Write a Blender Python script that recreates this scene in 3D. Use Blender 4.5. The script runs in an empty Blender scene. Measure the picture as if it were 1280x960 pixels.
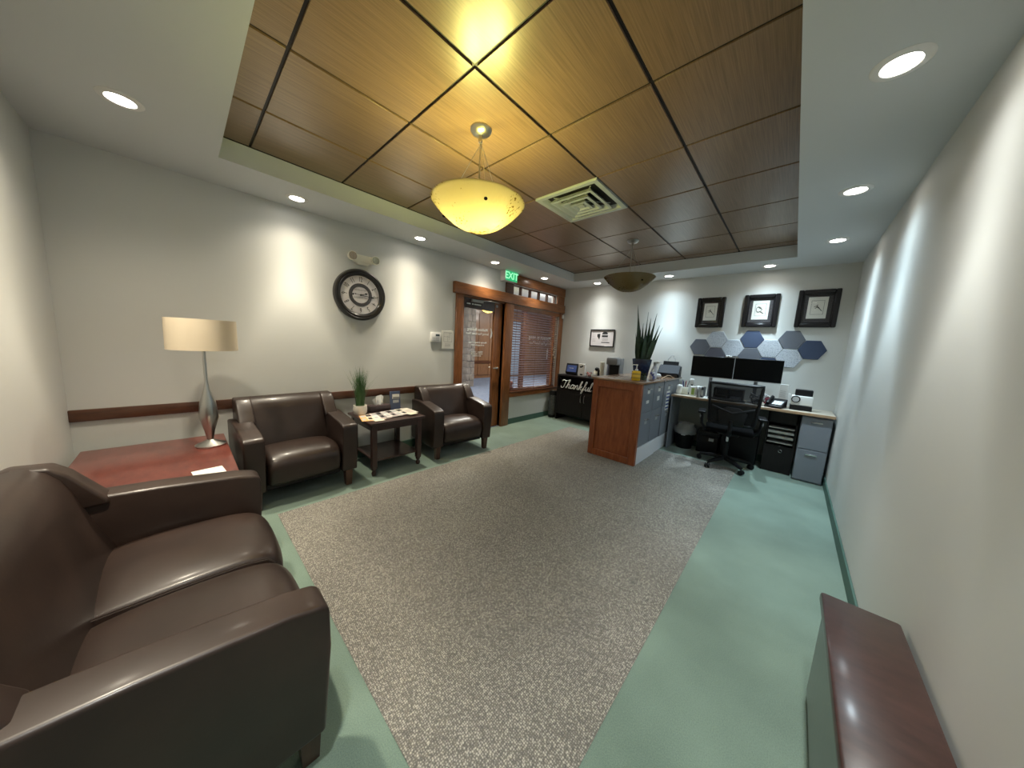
import bpy, bmesh, math, random
from mathutils import Vector, Matrix
random.seed(4)
PI = math.pi
SC = bpy.context.scene
COL = SC.collection

# ---------------------------------------------------------------- camera
cam_d = bpy.data.cameras.new('camera')
cam_d.sensor_fit = 'HORIZONTAL'; cam_d.sensor_width = 36.0
cam_d.lens = 36.0 * 380.6 / 1280.0
cam_d.clip_start = 0.02
cam = bpy.data.objects.new('camera', cam_d); COL.objects.link(cam)
_yaw, _pitch, _roll = -0.7414542, -0.1311600, 0.0547896
_f = Vector((math.sin(_yaw)*math.cos(_pitch), math.cos(_yaw)*math.cos(_pitch), math.sin(_pitch)))
_r = Vector((math.cos(_yaw), -math.sin(_yaw), 0)); _u = _r.cross(_f)
_r2 = _r*math.cos(_roll) + _u*math.sin(_roll); _u2 = _u*math.cos(_roll) - _r*math.sin(_roll)
_m = Matrix((( _r2.x, _u2.x, -_f.x, 3.6359), (_r2.y, _u2.y, -_f.y, -0.4204), (_r2.z, _u2.z, -_f.z, 1.4386), (0,0,0,1)))
cam.matrix_world = _m
SC.camera = cam

# ---------------------------------------------------------------- world, exposure
w = bpy.data.worlds.new('world'); SC.world = w; w.use_nodes = True
w.node_tree.nodes['Background'].inputs[0].default_value = (0.55, 0.62, 0.7, 1)
w.node_tree.nodes['Background'].inputs[1].default_value = 0.4
SC.view_settings.view_transform = 'Standard'; SC.view_settings.look = 'None'
SC.view_settings.gamma = 1.0; SC.view_settings.use_curve_mapping = False
SC.view_settings.exposure = 1.08

WARM = (1.0, 0.89, 0.70); NEUT = (0.97, 0.98, 0.93); COOL = (0.70, 0.89, 1.0)
DOWN_W = 72.0            # one ceiling downlight
PEND_W = 8.5            # one bulb of the lit pendant
# where the downlights sit in the soffit (x, y, colour, power factor)
DOWNLIGHTS = [(0.27, 0.344, WARM, 1.0), (0.27, 1.54, WARM, 1.0), (0.27, 2.75, WARM, .9), (0.28, 3.93, WARM, .7),
              (0.876, 4.71, NEUT, .8), (2.065, 4.71, COOL, 1.05), (3.252, 4.71, COOL, 1.05),
              (0.876, -0.56, WARM, 1.3), (2.065, -0.56, WARM, 1.4), (3.252, -0.56, NEUT, .8),
              (3.79, 0.344, NEUT, .75), (3.79, 1.54, NEUT, .85), (3.79, 2.75, COOL, 1.0), (3.79, 3.93, COOL, 1.1)]

# ---------------------------------------------------------------- geometry helpers
class MB:
    """collects shapes in one bmesh"""
    def __init__(s): s.bm = bmesh.new(); s.mi = 0
    def _done(s, geom_faces):
        for f in geom_faces: f.material_index = s.mi
    def box(s, x0, x1, y0, y1, z0, z1, bev=0.0, seg=2, rot=None):
        fb = set(s.bm.faces)
        r = bmesh.ops.create_cube(s.bm, size=1.0)
        c = Vector(((x0+x1)/2, (y0+y1)/2, (z0+z1)/2))
        for v in r['verts']:
            v.co = Vector((v.co.x*(x1-x0), v.co.y*(y1-y0), v.co.z*(z1-z0)))
            if rot is not None: v.co = rot @ v.co
            v.co += c
        if bev > 0:
            es = list({e for v in r['verts'] for e in v.link_edges})
            bmesh.ops.bevel(s.bm, geom=es, offset=bev, segments=seg, profile=0.5, affect='EDGES', clamp_overlap=True)
        s._done(set(s.bm.faces) - fb); return s
    def prism(s, pts, axis, a, b, bev=0.0, seg=3):
        """pts are 2-D; extruded along axis ('x': pts=(y,z), 'y': pts=(x,z), 'z': pts=(x,y)) from a to b"""
        fb = set(s.bm.faces)
        def P(p, t): return {'x': (t, p[0], p[1]), 'y': (p[0], t, p[1]), 'z': (p[0], p[1], t)}[axis]
        va = [s.bm.verts.new(P(p, a)) for p in pts]; vb = [s.bm.verts.new(P(p, b)) for p in pts]
        n = len(pts); fs = [s.bm.faces.new(va), s.bm.faces.new(vb[::-1])]
        for i in range(n): fs.append(s.bm.faces.new((va[i], vb[i], vb[(i+1) % n], va[(i+1) % n])))
        bmesh.ops.recalc_face_normals(s.bm, faces=fs)
        if bev > 0:
            es = [e for e in {e for f in fs for e in f.edges} if len(e.link_faces) == 2 and e.calc_face_angle(0) > 0.5]
            bmesh.ops.bevel(s.bm, geom=es, offset=bev, segments=seg, profile=0.5, affect='EDGES', clamp_overlap=True)
        s._done(set(s.bm.faces) - fb); return s
    def lathe(s, prof, cx=0, cy=0, n=28, cap=True, axis='z', flip=False, sx=1, sy=1):
        """prof: (r, h) points; axis z by default; 'x' / 'y' spin about that axis with (cx, cy) the other two coordinates"""
        fb = set(s.bm.faces); rings = []
        for r, h in prof:
            ring = []
            for i in range(n):
                a = 2*PI*i/n; u = r*math.cos(a)*sx; v = r*math.sin(a)*sy
                co = {'z': (cx+u, cy+v, h), 'x': (h, cx+u, cy+v), 'y': (cx+u, h, cy+v)}[axis]
                ring.append(s.bm.verts.new(co))
            rings.append(ring)
        for a, b in zip(rings, rings[1:]):
            for i in range(n): s.bm.faces.new((a[i], a[(i+1) % n], b[(i+1) % n], b[i]))
        if cap: s.bm.faces.new(rings[0][::-1]); s.bm.faces.new(rings[-1])
        fs = set(s.bm.faces) - fb
        bmesh.ops.recalc_face_normals(s.bm, faces=list(fs)); s._done(fs); return s
    def tube(s, pts, r, n=8, closed=False, flat=1.0):
        fb = set(s.bm.faces); pts = [Vector(p) for p in pts]; rs = r if isinstance(r, (list, tuple)) else [r]*len(pts)
        rings = []; up = None
        for i, p in enumerate(pts):
            d = (pts[min(i+1, len(pts)-1)] - pts[max(i-1, 0)]).normalized()
            if closed: d = (pts[(i+1) % len(pts)] - pts[i-1]).normalized()
            if up is None: up = Vector((0, 0, 1)) if abs(d.z) < 0.9 else Vector((1, 0, 0))
            a = d.cross(up)
            if a.length < 1e-4: a = d.cross(Vector((0.3, 1, 0.2)))
            a.normalize(); b = a.cross(d).normalized(); up = b
            rings.append([s.bm.verts.new(p + (a*math.cos(2*PI*k/n) + b*math.sin(2*PI*k/n)*flat)*rs[i]) for k in range(n)])
        pairs = list(zip(rings, rings[1:])) + ([(rings[-1], rings[0])] if closed else [])
        for A, B in pairs:
            for k in range(n): s.bm.faces.new((A[k], A[(k+1) % n], B[(k+1) % n], B[k]))
        if not closed: s.bm.faces.new(rings[0][::-1]); s.bm.faces.new(rings[-1])
        fs = set(s.bm.faces) - fb
        bmesh.ops.recalc_face_normals(s.bm, faces=list(fs)); s._done(fs); return s
    def ball(s, c, r, sc=(1, 1, 1), u=16, v=10):
        fb = set(s.bm.faces)
        rr = bmesh.ops.create_uvsphere(s.bm, u_segments=u, v_segments=v, radius=r)
        for q in rr['verts']: q.co = Vector((q.co.x*sc[0]+c[0], q.co.y*sc[1]+c[1], q.co.z*sc[2]+c[2]))
        s._done(set(s.bm.faces) - fb); return s
    def quad(s, a, b, c, d):
        f = s.bm.faces.new([s.bm.verts.new(p) for p in (a, b, c, d)]); f.material_index = s.mi; return s
    def m(s, i): s.mi = i; return s
    def mesh(s, name, mats, smooth=True):
        me = bpy.data.meshes.new(name); s.bm.to_mesh(me); s.bm.free()
        for k in (mats if isinstance(mats, (list, tuple)) else [mats]): me.materials.append(k)
        if smooth:
            me.polygons.foreach_set('use_smooth', [True]*len(me.polygons)); me.set_sharp_from_angle(angle=math.radians(38))
        return me
    def obj(s, name, mats, parent=None, loc=(0, 0, 0), rz=0.0, smooth=True):
        return link(name, s.mesh(name, mats, smooth), parent, loc, rz)

def link(name, me, parent=None, loc=(0, 0, 0), rz=0.0):
    o = bpy.data.objects.new(name, me); COL.objects.link(o)
    o.location = loc; o.rotation_euler = (0, 0, rz)
    if parent: o.parent = parent
    return o
def tag(o, label, cat, group=None):
    o['label'] = label; o['category'] = cat
    if group: o['group'] = group
    return o
def thing(name, label, cat, loc=(0, 0, 0), rz=0.0, group=None):
    return tag(link(name, None, None, loc, rz), label, cat, group)
def struct(o):
    o['kind'] = 'structure'; return o
def stuff(o):
    o['kind'] = 'stuff'; return o
def dup(root, loc, rz, label, group=None):
    def cp(o, par):
        c = o.copy(); COL.objects.link(c); c.parent = par
        for ch in [k for k in bpy.data.objects if k.parent == o]: cp(ch, c)
        return c
    r = cp(root, None); r.location = loc; r.rotation_euler = (0, 0, rz); r['label'] = label
    if group: r['group'] = group
    return r
def text_mesh(body, size, extrude=0.001, align='CENTER', bold=0.0):
    cu = bpy.data.curves.new('lettering', 'FONT'); cu.body = body; cu.size = size
    cu.extrude = extrude; cu.align_x = align; cu.align_y = 'CENTER'; cu.offset = bold
    o = bpy.data.objects.new('lettering', cu); COL.objects.link(o)
    bpy.context.view_layer.update()
    me = bpy.data.meshes.new_from_object(o.evaluated_get(bpy.context.evaluated_depsgraph_get()))
    bpy.data.objects.remove(o); return me
def text_obj(name, body, size, mat, M, parent=None, extrude=0.001, bold=0.0, align='CENTER'):
    me = text_mesh(body, size, extrude, align, bold); me.transform(M); me.materials.clear(); me.materials.append(mat)
    return link(name, me, parent)
def frameM(o, ux, uy):
    """matrix taking text x to ux, text y to uy, at origin o"""
    ux = Vector(ux).normalized(); uy = Vector(uy).normalized(); uz = ux.cross(uy)
    return Matrix(((ux.x, uy.x, uz.x, o[0]), (ux.y, uy.y, uz.y, o[1]), (ux.z, uy.z, uz.z, o[2]), (0, 0, 0, 1)))

# ---------------------------------------------------------------- materials
def mat(name, col, rough=0.5, metal=0.0, bump=None, var=None, coat=0.0, spec=0.5, emit=None, sheen=0.0):
    """bump=(scale, strength, detail, dist)   var=(scale, colour2, lo, hi, (sx,sy,sz))"""
    m = bpy.data.materials.new(name); m.use_nodes = True; nt = m.node_tree; b = nt.nodes['Principled BSDF']
    b.inputs['Base Color'].default_value = (*col, 1); b.inputs['Roughness'].default_value = rough
    b.inputs['Metallic'].default_value = metal; b.inputs['Specular IOR Level'].default_value = spec
    if coat: b.inputs['Coat Weight'].default_value = coat; b.inputs['Coat Roughness'].default_value = 0.15
    if sheen: b.inputs['Sheen Weight'].default_value = sheen
    tc = nt.nodes.new('ShaderNodeTexCoord')
    if var:
        mp = nt.nodes.new('ShaderNodeMapping'); nt.links.new(tc.outputs['Object'], mp.inputs[0])
        if len(var) > 4: mp.inputs['Scale'].default_value = var[4]
        n = nt.nodes.new('ShaderNodeTexNoise'); n.inputs['Scale'].default_value = var[0]; n.inputs['Detail'].default_value = 5
        nt.links.new(mp.outputs[0], n.inputs[0])
        r = nt.nodes.new('ShaderNodeValToRGB'); r.color_ramp.elements[0].position = var[2]; r.color_ramp.elements[1].position = var[3]
        r.color_ramp.elements[0].color = (*col, 1); r.color_ramp.elements[1].color = (*var[1], 1)
        nt.links.new(n.outputs[0], r.inputs[0]); nt.links.new(r.outputs[0], b.inputs['Base Color'])
    if bump:
        n = nt.nodes.new('ShaderNodeTexNoise'); n.inputs['Scale'].default_value = bump[0]; n.inputs['Detail'].default_value = bump[2]
        nt.links.new(tc.outputs['Object'], n.inputs[0])
        bp = nt.nodes.new('ShaderNodeBump'); bp.inputs['Strength'].default_value = bump[1]; bp.inputs['Distance'].default_value = bump[3]
        nt.links.new(n.outputs[0], bp.inputs['Height']); nt.links.new(bp.outputs[0], b.inputs['Normal'])
    if emit: b.inputs['Emission Color'].default_value = (*emit[0], 1); b.inputs['Emission Strength'].default_value = emit[1]
    return m
def wood(name, c1, c2, stretch=(1, 1, 12), scale=9, rough=0.38, coat=0.25, jitter=False):
    """stretch: scale per axis; small along the grain"""
    m = mat(name, c1, rough, coat=coat); nt = m.node_tree; b = nt.nodes['Principled BSDF']
    tc = nt.nodes.new('ShaderNodeTexCoord'); mp = nt.nodes.new('ShaderNodeMapping'); mp.inputs['Scale'].default_value = stretch
    nt.links.new(tc.outputs['Object'], mp.inputs[0])
    n = nt.nodes.new('ShaderNodeTexNoise'); n.inputs['Scale'].default_value = scale; n.inputs['Detail'].default_value = 6; n.inputs['Roughness'].default_value = .62
    if jitter:
        oi = nt.nodes.new('ShaderNodeObjectInfo'); ad = nt.nodes.new('ShaderNodeVectorMath'); ad.operation = 'ADD'
        ml = nt.nodes.new('ShaderNodeMath'); ml.operation = 'MULTIPLY'; ml.inputs[1].default_value = 37.0
        nt.links.new(oi.outputs['Random'], ml.inputs[0]); nt.links.new(mp.outputs[0], ad.inputs[0]); nt.links.new(ml.outputs[0], ad.inputs[1])
        nt.links.new(ad.outputs[0], n.inputs[0])
    else: nt.links.new(mp.outputs[0], n.inputs[0])
    r = nt.nodes.new('ShaderNodeValToRGB'); r.color_ramp.elements[0].position = .33; r.color_ramp.elements[1].position = .68
    r.color_ramp.elements[0].color = (*c1, 1); r.color_ramp.elements[1].color = (*c2, 1)
    nt.links.new(n.outputs[0], r.inputs[0]); nt.links.new(r.outputs[0], b.inputs['Base Color'])
    bp = nt.nodes.new('ShaderNodeBump'); bp.inputs['Strength'].default_value = .08; bp.inputs['Distance'].default_value = .002
    nt.links.new(n.outputs[0], bp.inputs['Height']); nt.links.new(bp.outputs[0], b.inputs['Normal'])
    return m
def glassy(name, tint=(1, 1, 1), gloss=0.12, rough=0.02, body=0.0, edge=.7):
    m = bpy.data.materials.new(name); m.use_nodes = True; nt = m.node_tree; nt.nodes.clear()
    o = nt.nodes.new('ShaderNodeOutputMaterial'); t = nt.nodes.new('ShaderNodeBsdfTransparent'); t.inputs[0].default_value = (*tint, 1)
    g = nt.nodes.new('ShaderNodeBsdfGlossy'); g.inputs['Roughness'].default_value = rough
    lw = nt.nodes.new('ShaderNodeLayerWeight'); pw_ = nt.nodes.new('ShaderNodeMath'); pw_.operation = 'POWER'; pw_.inputs[1].default_value = 4.5; nt.links.new(lw.outputs['Facing'], pw_.inputs[0])
    ad = nt.nodes.new('ShaderNodeMath'); ad.operation = 'MULTIPLY_ADD'; ad.inputs[1].default_value = edge; ad.inputs[2].default_value = gloss; nt.links.new(pw_.outputs[0], ad.inputs[0])
    mx = nt.nodes.new('ShaderNodeMixShader'); nt.links.new(ad.outputs[0], mx.inputs[0]); nt.links.new(t.outputs[0], mx.inputs[1]); nt.links.new(g.outputs[0], mx.inputs[2])
    last = mx
    if body:
        d = nt.nodes.new('ShaderNodeBsdfDiffuse'); d.inputs[0].default_value = (*tint, 1); m2 = nt.nodes.new('ShaderNodeMixShader'); m2.inputs[0].default_value = body
        nt.links.new(mx.outputs[0], m2.inputs[1]); nt.links.new(d.outputs[0], m2.inputs[2]); last = m2
    nt.links.new(last.outputs[0], o.inputs[0]); return m
def emis(name, col, s):
    m = bpy.data.materials.new(name); m.use_nodes = True; nt = m.node_tree; nt.nodes.clear()
    o = nt.nodes.new('ShaderNodeOutputMaterial'); e = nt.nodes.new('ShaderNodeEmission'); e.inputs[0].default_value = (*col, 1); e.inputs[1].default_value = s
    nt.links.new(e.outputs[0], o.inputs[0]); return m

M = {}
M['paint'] = mat('wall_paint', (.60, .61, .585), .75, bump=(220, .05, 3, .002))
M['soffit'] = mat('soffit_paint', (.60, .63, .64), .7)
M['black'] = mat('black_plastic', (.006, .006, .007), .45, spec=.25)
M['black_gloss'] = mat('black_gloss', (.008, .008, .01), .12, coat=.5)
M['black_wood'] = wood('black_wood', (.006, .005, .005), (.012, .009, .009), (8, 8, 1), 6, .5, coat=.03)
M['black_wood'].node_tree.nodes['Principled BSDF'].inputs['Specular IOR Level'].default_value = .25
M['groove'] = mat('ceiling_groove', (.012, .009, .008), .5)
M['panel'] = wood('ceiling_veneer', (.148, .090, .049), (.252, .160, .092), (18, .35, 1), 9, .34, coat=.4, jitter=True)
M['panel'].node_tree.nodes['Principled BSDF'].inputs['Coat Roughness'].default_value = .3
M['trim'] = wood('stained_trim', (.165, .058, .019), (.30, .118, .040), (6, 6, .7), 7, .34)
M['trim_h'] = wood('stained_trim_across', (.175, .062, .02), (.33, .13, .043), (6, .7, 6), 7, .34)
M['slat'] = wood('blind_slat_wood', (.11, .038, .018), (.17, .065, .034), (6, .7, 6), 7, .35)
M['rail'] = wood('dark_rail_wood', (.06, .023, .011), (.11, .042, .019), (6, .7, 6), 7, .35)
M['cherry'] = wood('cherry_panel_wood', (.20, .05, .015), (.31, .092, .03), (5, 5, .8), 6, .36)
M['counter'] = wood('counter_wood', (.20, .11, .06), (.32, .19, .11), (2, 6, 2), 6, .22, coat=.4)
M['deskwood'] = wood('desk_edge_wood', (.30, .19, .11), (.42, .28, .17), (1, 6, 6), 6, .35)
M['espresso'] = wood('espresso_wood', (.028, .012, .010), (.05, .022, .018), (2, 5, 2), 6, .3, coat=.4)
M['redwood'] = wood('red_brown_wood', (.10, .024, .018), (.16, .042, .03), (2, 5, 2), 5, .3, coat=.4)
M['legwood'] = wood('leg_wood', (.045, .018, .011), (.08, .032, .018), (5, 5, 1), 6, .35)
M['leather'] = mat('brown_leather', (.019, .0105, .008), .42, bump=(60, .06, 6, .003), var=(5, (.031, .0175, .013), .35, .7), coat=.12)
M['steel'] = mat('brushed_steel', (.52, .52, .50), .28, 1.0)
M['chrome'] = mat('chrome', (.75, .75, .74), .12, 1.0)
M['grey_steel'] = mat('grey_painted_steel', (.195, .21, .24), .4, bump=(400, .04, 2, .001))
M['grey_lt'] = mat('light_grey_plastic', (.42, .43, .44), .5)
M['white'] = mat('white_plastic', (.75, .75, .73), .45)
M['cream'] = mat('cream_plastic', (.84, .82, .70), .4)
M['paper'] = mat('white_paper', (.78, .77, .72), .8)
M['ink'] = mat('dark_ink', (.012, .012, .013), .8)
M['ink_grey'] = mat('grey_ink', (.25, .25, .25), .8)
M['vent'] = mat('painted_vent_metal', (.50, .54, .52), .45)
M['screen'] = mat('dark_screen', (.002, .003, .004), .3, spec=.1)
M['glass'] = glassy('clear_glass', (.93, .95, .95), .02)
M['thin_glass'] = glassy('picture_glass', (.98, .98, .98), .012, .02, 0, .12)
M['blue_glaze'] = mat('navy_glaze', (.008, .018, .07), .12, var=(22, (.02, .05, .14), .45, .7), coat=.8)
M['leaf'] = mat('dark_leaf', (.012, .035, .012), .4, var=(14, (.03, .07, .025), .4, .65))
M['grass'] = mat('grass_green', (.035, .10, .028), .5, var=(12, (.10, .20, .075), .35, .75))
M['shade'] = mat('linen_shade', (.70, .60, .45), .8, bump=(300, .2, 2, .002))
M['lettering'] = mat('white_lettering', (.8, .8, .78), .6)
M['tissue'] = mat('tissue_paper', (.82, .82, .80), .9)
M['meshfab'] = glassy('mesh_fabric', (.35, .35, .36), .0, .5, body=.0)

def carpet_green():
    m = mat('green_carpet', (.14, .235, .185), .95, sheen=.3); nt = m.node_tree; b = nt.nodes['Principled BSDF']
    tc = nt.nodes.new('ShaderNodeTexCoord')
    n1 = nt.nodes.new('ShaderNodeTexNoise'); n1.inputs['Scale'].default_value = 2.2; n1.inputs['Detail'].default_value = 6
    n2 = nt.nodes.new('ShaderNodeTexNoise'); n2.inputs['Scale'].default_value = 240; n2.inputs['Detail'].default_value = 3
    for n in (n1, n2): nt.links.new(tc.outputs['Object'], n.inputs[0])
    mx = nt.nodes.new('ShaderNodeMix'); mx.data_type = 'FLOAT'; mx.inputs[0].default_value = .5
    nt.links.new(n1.outputs[0], mx.inputs[2]); nt.links.new(n2.outputs[0], mx.inputs[3])
    r = nt.nodes.new('ShaderNodeValToRGB'); r.color_ramp.elements[0].position = .36; r.color_ramp.elements[1].position = .64
    r.color_ramp.elements[0].color = (.108, .162, .13, 1); r.color_ramp.elements[1].color = (.18, .258, .208, 1)
    nt.links.new(mx.outputs[0], r.inputs[0]); nt.links.new(r.outputs[0], b.inputs['Base Color'])
    bp = nt.nodes.new('ShaderNodeBump'); bp.inputs['Strength'].default_value = .5; bp.inputs['Distance'].default_value = .004
    nt.links.new(n2.outputs[0], bp.inputs['Height']); nt.links.new(bp.outputs[0], b.inputs['Normal'])
    return m
def carpet_loop():
    m = mat('loop_carpet', (.3, .27, .22), .95); nt = m.node_tree; b = nt.nodes['Principled BSDF']
    tc = nt.nodes.new('ShaderNodeTexCoord'); mp = nt.nodes.new('ShaderNodeMapping')
    mp.inputs['Rotation'].default_value = (0, 0, math.radians(2)); mp.inputs['Scale'].default_value = (1.0, 1.0, 1)
    nt.links.new(tc.outputs['Object'], mp.inputs[0])
    v = nt.nodes.new('ShaderNodeTexVoronoi'); v.inputs['Scale'].default_value = 125; v.inputs['Randomness'].default_value = .5
    v.distance = 'MANHATTAN'
    n = nt.nodes.new('ShaderNodeTexNoise'); n.inputs['Scale'].default_value = 95; n.inputs['Detail'].default_value = 3
    n2 = nt.nodes.new('ShaderNodeTexNoise'); n2.inputs['Scale'].default_value = 1.3; n2.inputs['Detail'].default_value = 4
    for k in (v, n, n2): nt.links.new(mp.outputs[0], k.inputs[0])
    r = nt.nodes.new('ShaderNodeValToRGB'); r.color_ramp.elements[0].position = .25; r.color_ramp.elements[1].position = .8
    r.color_ramp.elements[0].color = (.50, .48, .42, 1); r.color_ramp.elements[1].color = (.165, .158, .14, 1)
    nt.links.new(v.outputs['Distance'], r.inputs[0])
    r2 = nt.nodes.new('ShaderNodeValToRGB'); r2.color_ramp.elements[0].position = .35; r2.color_ramp.elements[1].position = .65
    r2.color_ramp.elements[0].color = (.78, .78, .80, 1); r2.color_ramp.elements[1].color = (1.12, 1.11, 1.08, 1)
    nt.links.new(n.outputs[0], r2.inputs[0])
    r3 = nt.nodes.new('ShaderNodeValToRGB'); r3.color_ramp.elements[0].position = .3; r3.color_ramp.elements[1].position = .7
    r3.color_ramp.elements[0].color = (.92, .91, .92, 1); r3.color_ramp.elements[1].color = (1.06, 1.06, 1.05, 1)
    nt.links.new(n2.outputs[0], r3.inputs[0])
    a = nt.nodes.new('ShaderNodeMixRGB'); a.blend_type = 'MULTIPLY'; a.inputs[0].default_value = 1
    c = nt.nodes.new('ShaderNodeMixRGB'); c.blend_type = 'MULTIPLY'; c.inputs[0].default_value = 1
    nt.links.new(r.outputs[0], a.inputs[1]); nt.links.new(r2.outputs[0], a.inputs[2])
    nt.links.new(a.outputs[0], c.inputs[1]); nt.links.new(r3.outputs[0], c.inputs[2]); nt.links.new(c.outputs[0], b.inputs['Base Color'])
    bp = nt.nodes.new('ShaderNodeBump'); bp.inputs['Strength'].default_value = .7; bp.inputs['Distance'].default_value = .006; bp.invert = True
    nt.links.new(v.outputs['Distance'], bp.inputs['Height']); nt.links.new(bp.outputs[0], b.inputs['Normal'])
    return m
M['cgreen'] = carpet_green(); M['cloop'] = carpet_loop()

# ================================================================ STRUCTURE
W, Y0, Y1, H = 4.07, -0.98, 4.98, 2.74      # room: x 0..W, y Y0..Y1
SX0, SX1, SY0, SY1, SZ = .565, 3.505, -.17, 4.42, 2.595
floor = struct(MB().box(-.02, W+.02, Y0-.02, Y1+.02, -.06, 0).obj('floor', M['cgreen']))
inlay = MB().box(.80, 3.27, .02, 4.30, -.01, .004).obj('carpet_inlay', M['cloop'], floor)
inlay['label'] = 'grey and beige looped carpet field'
# left wall with door, window and transom openings
DY0, DY1, DZ = 2.39, 3.27, 2.10
WY0, WY1, WZ0, WZ1 = 3.45, 4.86, .58, 2.08
TY0, TY1, TZ0, TZ1 = 3.44, 4.73, 2.265, 2.43
wl = MB()
wl.box(-.12, 0, Y0-.1, DY0, 0, 2.74)
wl.box(-.12, 0, DY0, DY1, DZ, 2.74)
wl.box(-.12, 0, DY1, WY0, 0, 2.74)
wl.box(-.12, 0, WY0, WY1, 0, WZ0); wl.box(-.12, 0, WY0, WY1, WZ1, TZ0); wl.box(-.12, 0, TY1, WY1, TZ0, TZ1)
wl.box(-.12, 0, WY0, WY1, TZ1, 2.74); wl.box(-.12, 0, WY1, Y1+.1, 0, 2.74)
struct(wl.obj('wall_left', M['paint'], smooth=False))
struct(MB().box(0, W+.1, Y1, Y1+.1, 0, 2.74).obj('wall_back', M['paint'], smooth=False))
struct(MB().box(W, W+.1, Y0-.1, Y1, 0, 2.74).obj('wall_right', M['paint'], smooth=False))
struct(MB().box(0, W, Y0-.1, Y0, 0, 2.74).obj('wall_near', M['paint'], smooth=False))
# soffit ring
sf = MB()
sf.box(0, SX0, Y0, Y1, SZ, 2.76); sf.box(SX1, W, Y0, Y1, SZ, 2.76)
sf.box(SX0, SX1, SY1, Y1, SZ, 2.76); sf.box(SX0, SX1, Y0, SY0, SZ, 2.76)
struct(sf.obj('soffit', M['soffit'], smooth=False))
# wood panel ceiling
ceil = struct(MB().box(-.12, W+.1, Y0-.1, Y1+.1, 2.765, 2.80).obj('ceiling', M['groove'], smooth=False))
gx = [SX0+.004, 1.12, 1.73, 2.34, 2.95, SX1-.004]
gy = [SY0+.004] + [.61*k for k in range(8)] + [SY1-.004]
pmesh = {}
for i in range(5):
    for j in range(9):
        if i == 2 and j == 4: continue
        x0, x1, y0, y1 = gx[i]+.0095, gx[i+1]-.0095, gy[j]+.0078, gy[j+1]-.0078
        key = (round(x1-x0, 3), round(y1-y0, 3))
        if key not in pmesh:
            a, b = key[0]/2, key[1]/2
            pmesh[key] = MB().box(-a, a, -b, b, 0, .022, .001, 1).mesh('ceiling_panel', M['panel'])
        p = link('ceiling_panel', pmesh[key], ceil, ((x0+x1)/2, (y0+y1)/2, 2.738 + random.uniform(-.0012, .0012)))
grid = MB()
for x in gx[1:-1]: grid.box(x-.011, x+.011, SY0, SY1, 2.748, 2.766)
for y in gy[1:-1]: grid.box(SX0, SX1, y-.011, y+.011, 2.747, 2.765)
grid.box(SX0, SX0+.008, SY0, SY1, 2.735, 2.765); grid.box(SX1-.008, SX1, SY0, SY1, 2.735, 2.765)
grid.box(SX0, SX1, SY0, SY0+.008, 2.735, 2.765); grid.box(SX0, SX1, SY1-.008, SY1, 2.735, 2.765)
grid.obj('ceiling_grid', M['groove'], ceil)
# baseboards (green cove base)
M['cove'] = mat('green_cove_base', (.055, .115, .09), .6)
def baseboard(name, x0, x1, y0, y1): struct(MB().box(x0, x1, y0, y1, 0, .10, .003, 1).obj(name, M['cove']))
baseboard('baseboard_left', 0, .012, Y0, 2.27); baseboard('baseboard_left.001', 0, .012, 3.45, Y1)
baseboard('baseboard_back', .012, W, Y1-.012, Y1); baseboard('baseboard_right', W-.012, W, Y0, Y1-.012); baseboard('baseboard_near', .012, W-.012, Y0, Y0+.012)
# chair rail
struct(MB().box(0, .022, Y0, 2.272, .73, .815, .006, 2).obj('trim_1', M['rail']))
# door and window casings
struct(MB().box(-.005, .06, 2.215, 4.972, 2.105, 2.262, .008, 2).obj('trim_2', M['trim_h']))     # long header
struct(MB().box(-.12, .025, 2.27, 2.39, 0, 2.105, .005, 1).obj('trim_3', M['trim']))             # left casing
struct(MB().box(-.12, .045, 3.27, 3.452, 0, 2.105, .008, 2).obj('trim_4', M['trim']))            # centre post
struct(MB().box(0, .03, 3.26, 3.44, 2.262, 2.59, .005, 1).obj('trim_5', M['rail']))              # transom post
struct(MB().box(0, .045, 3.44, 4.972, 2.435, 2.59, .012, 3).obj('trim_6', M['trim_h']))          # transom top rail
struct(MB().box(0, .03, 4.73, 4.972, 2.262, 2.435, .005, 1).obj('trim_7', M['trim']))            # transom right block
struct(MB().box(0, .03, 4.86, 4.972, .60, 2.105, .005, 1).obj('trim_8', M['trim']))              # window right casing
struct(MB().box(0, .05, 3.452, 4.972, .50, .575, .006, 2).obj('trim_9', M['trim_h']))            # apron and stool
struct(MB().box(-.10, .065, 3.452, 4.95, .575, .60, .006, 2).obj('trim_10', M['rail']))
struct(MB().box(-.12, 0, DY0, DY1, 2.085, 2.105).obj('trim_11', M['trim']))

# ---- door
door = struct(link('door_1', None, None, (-.07, 2.39, 0)))
MB().box(-.022, .022, .004, .075, .008, 2.082, .003, 1).obj('stile', M['trim'], door)
MB().box(-.022, .022, .70, .876, .008, 2.082, .003, 1).obj('stile', M['trim'], door)
MB().box(-.021, .021, .075, .70, 1.94, 2.082, .003, 1).obj('top_rail', M['espresso'], door)
MB().box(-.021, .021, .075, .70, .008, .26, .003, 1).obj('bottom_rail', M['trim'], door)
MB().box(-.004, .004, .075, .70, .26, 1.94).obj('glass_pane', M['glass'], door)
h = MB().lathe([(.026, .022), (.026, .034), (.02, .04)], .80, 1.02, 18, axis='x')
h.tube([(.035, .80, 1.02), (.072, .80, 1.02), (.078, .77, 1.022), (.076, .66, 1.02)], .012)
h.obj('door_handle', M['chrome'], door)
h = MB().lathe([(.026, -.034), (.026, -.022)], .80, 1.02, 18, axis='x')
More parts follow.
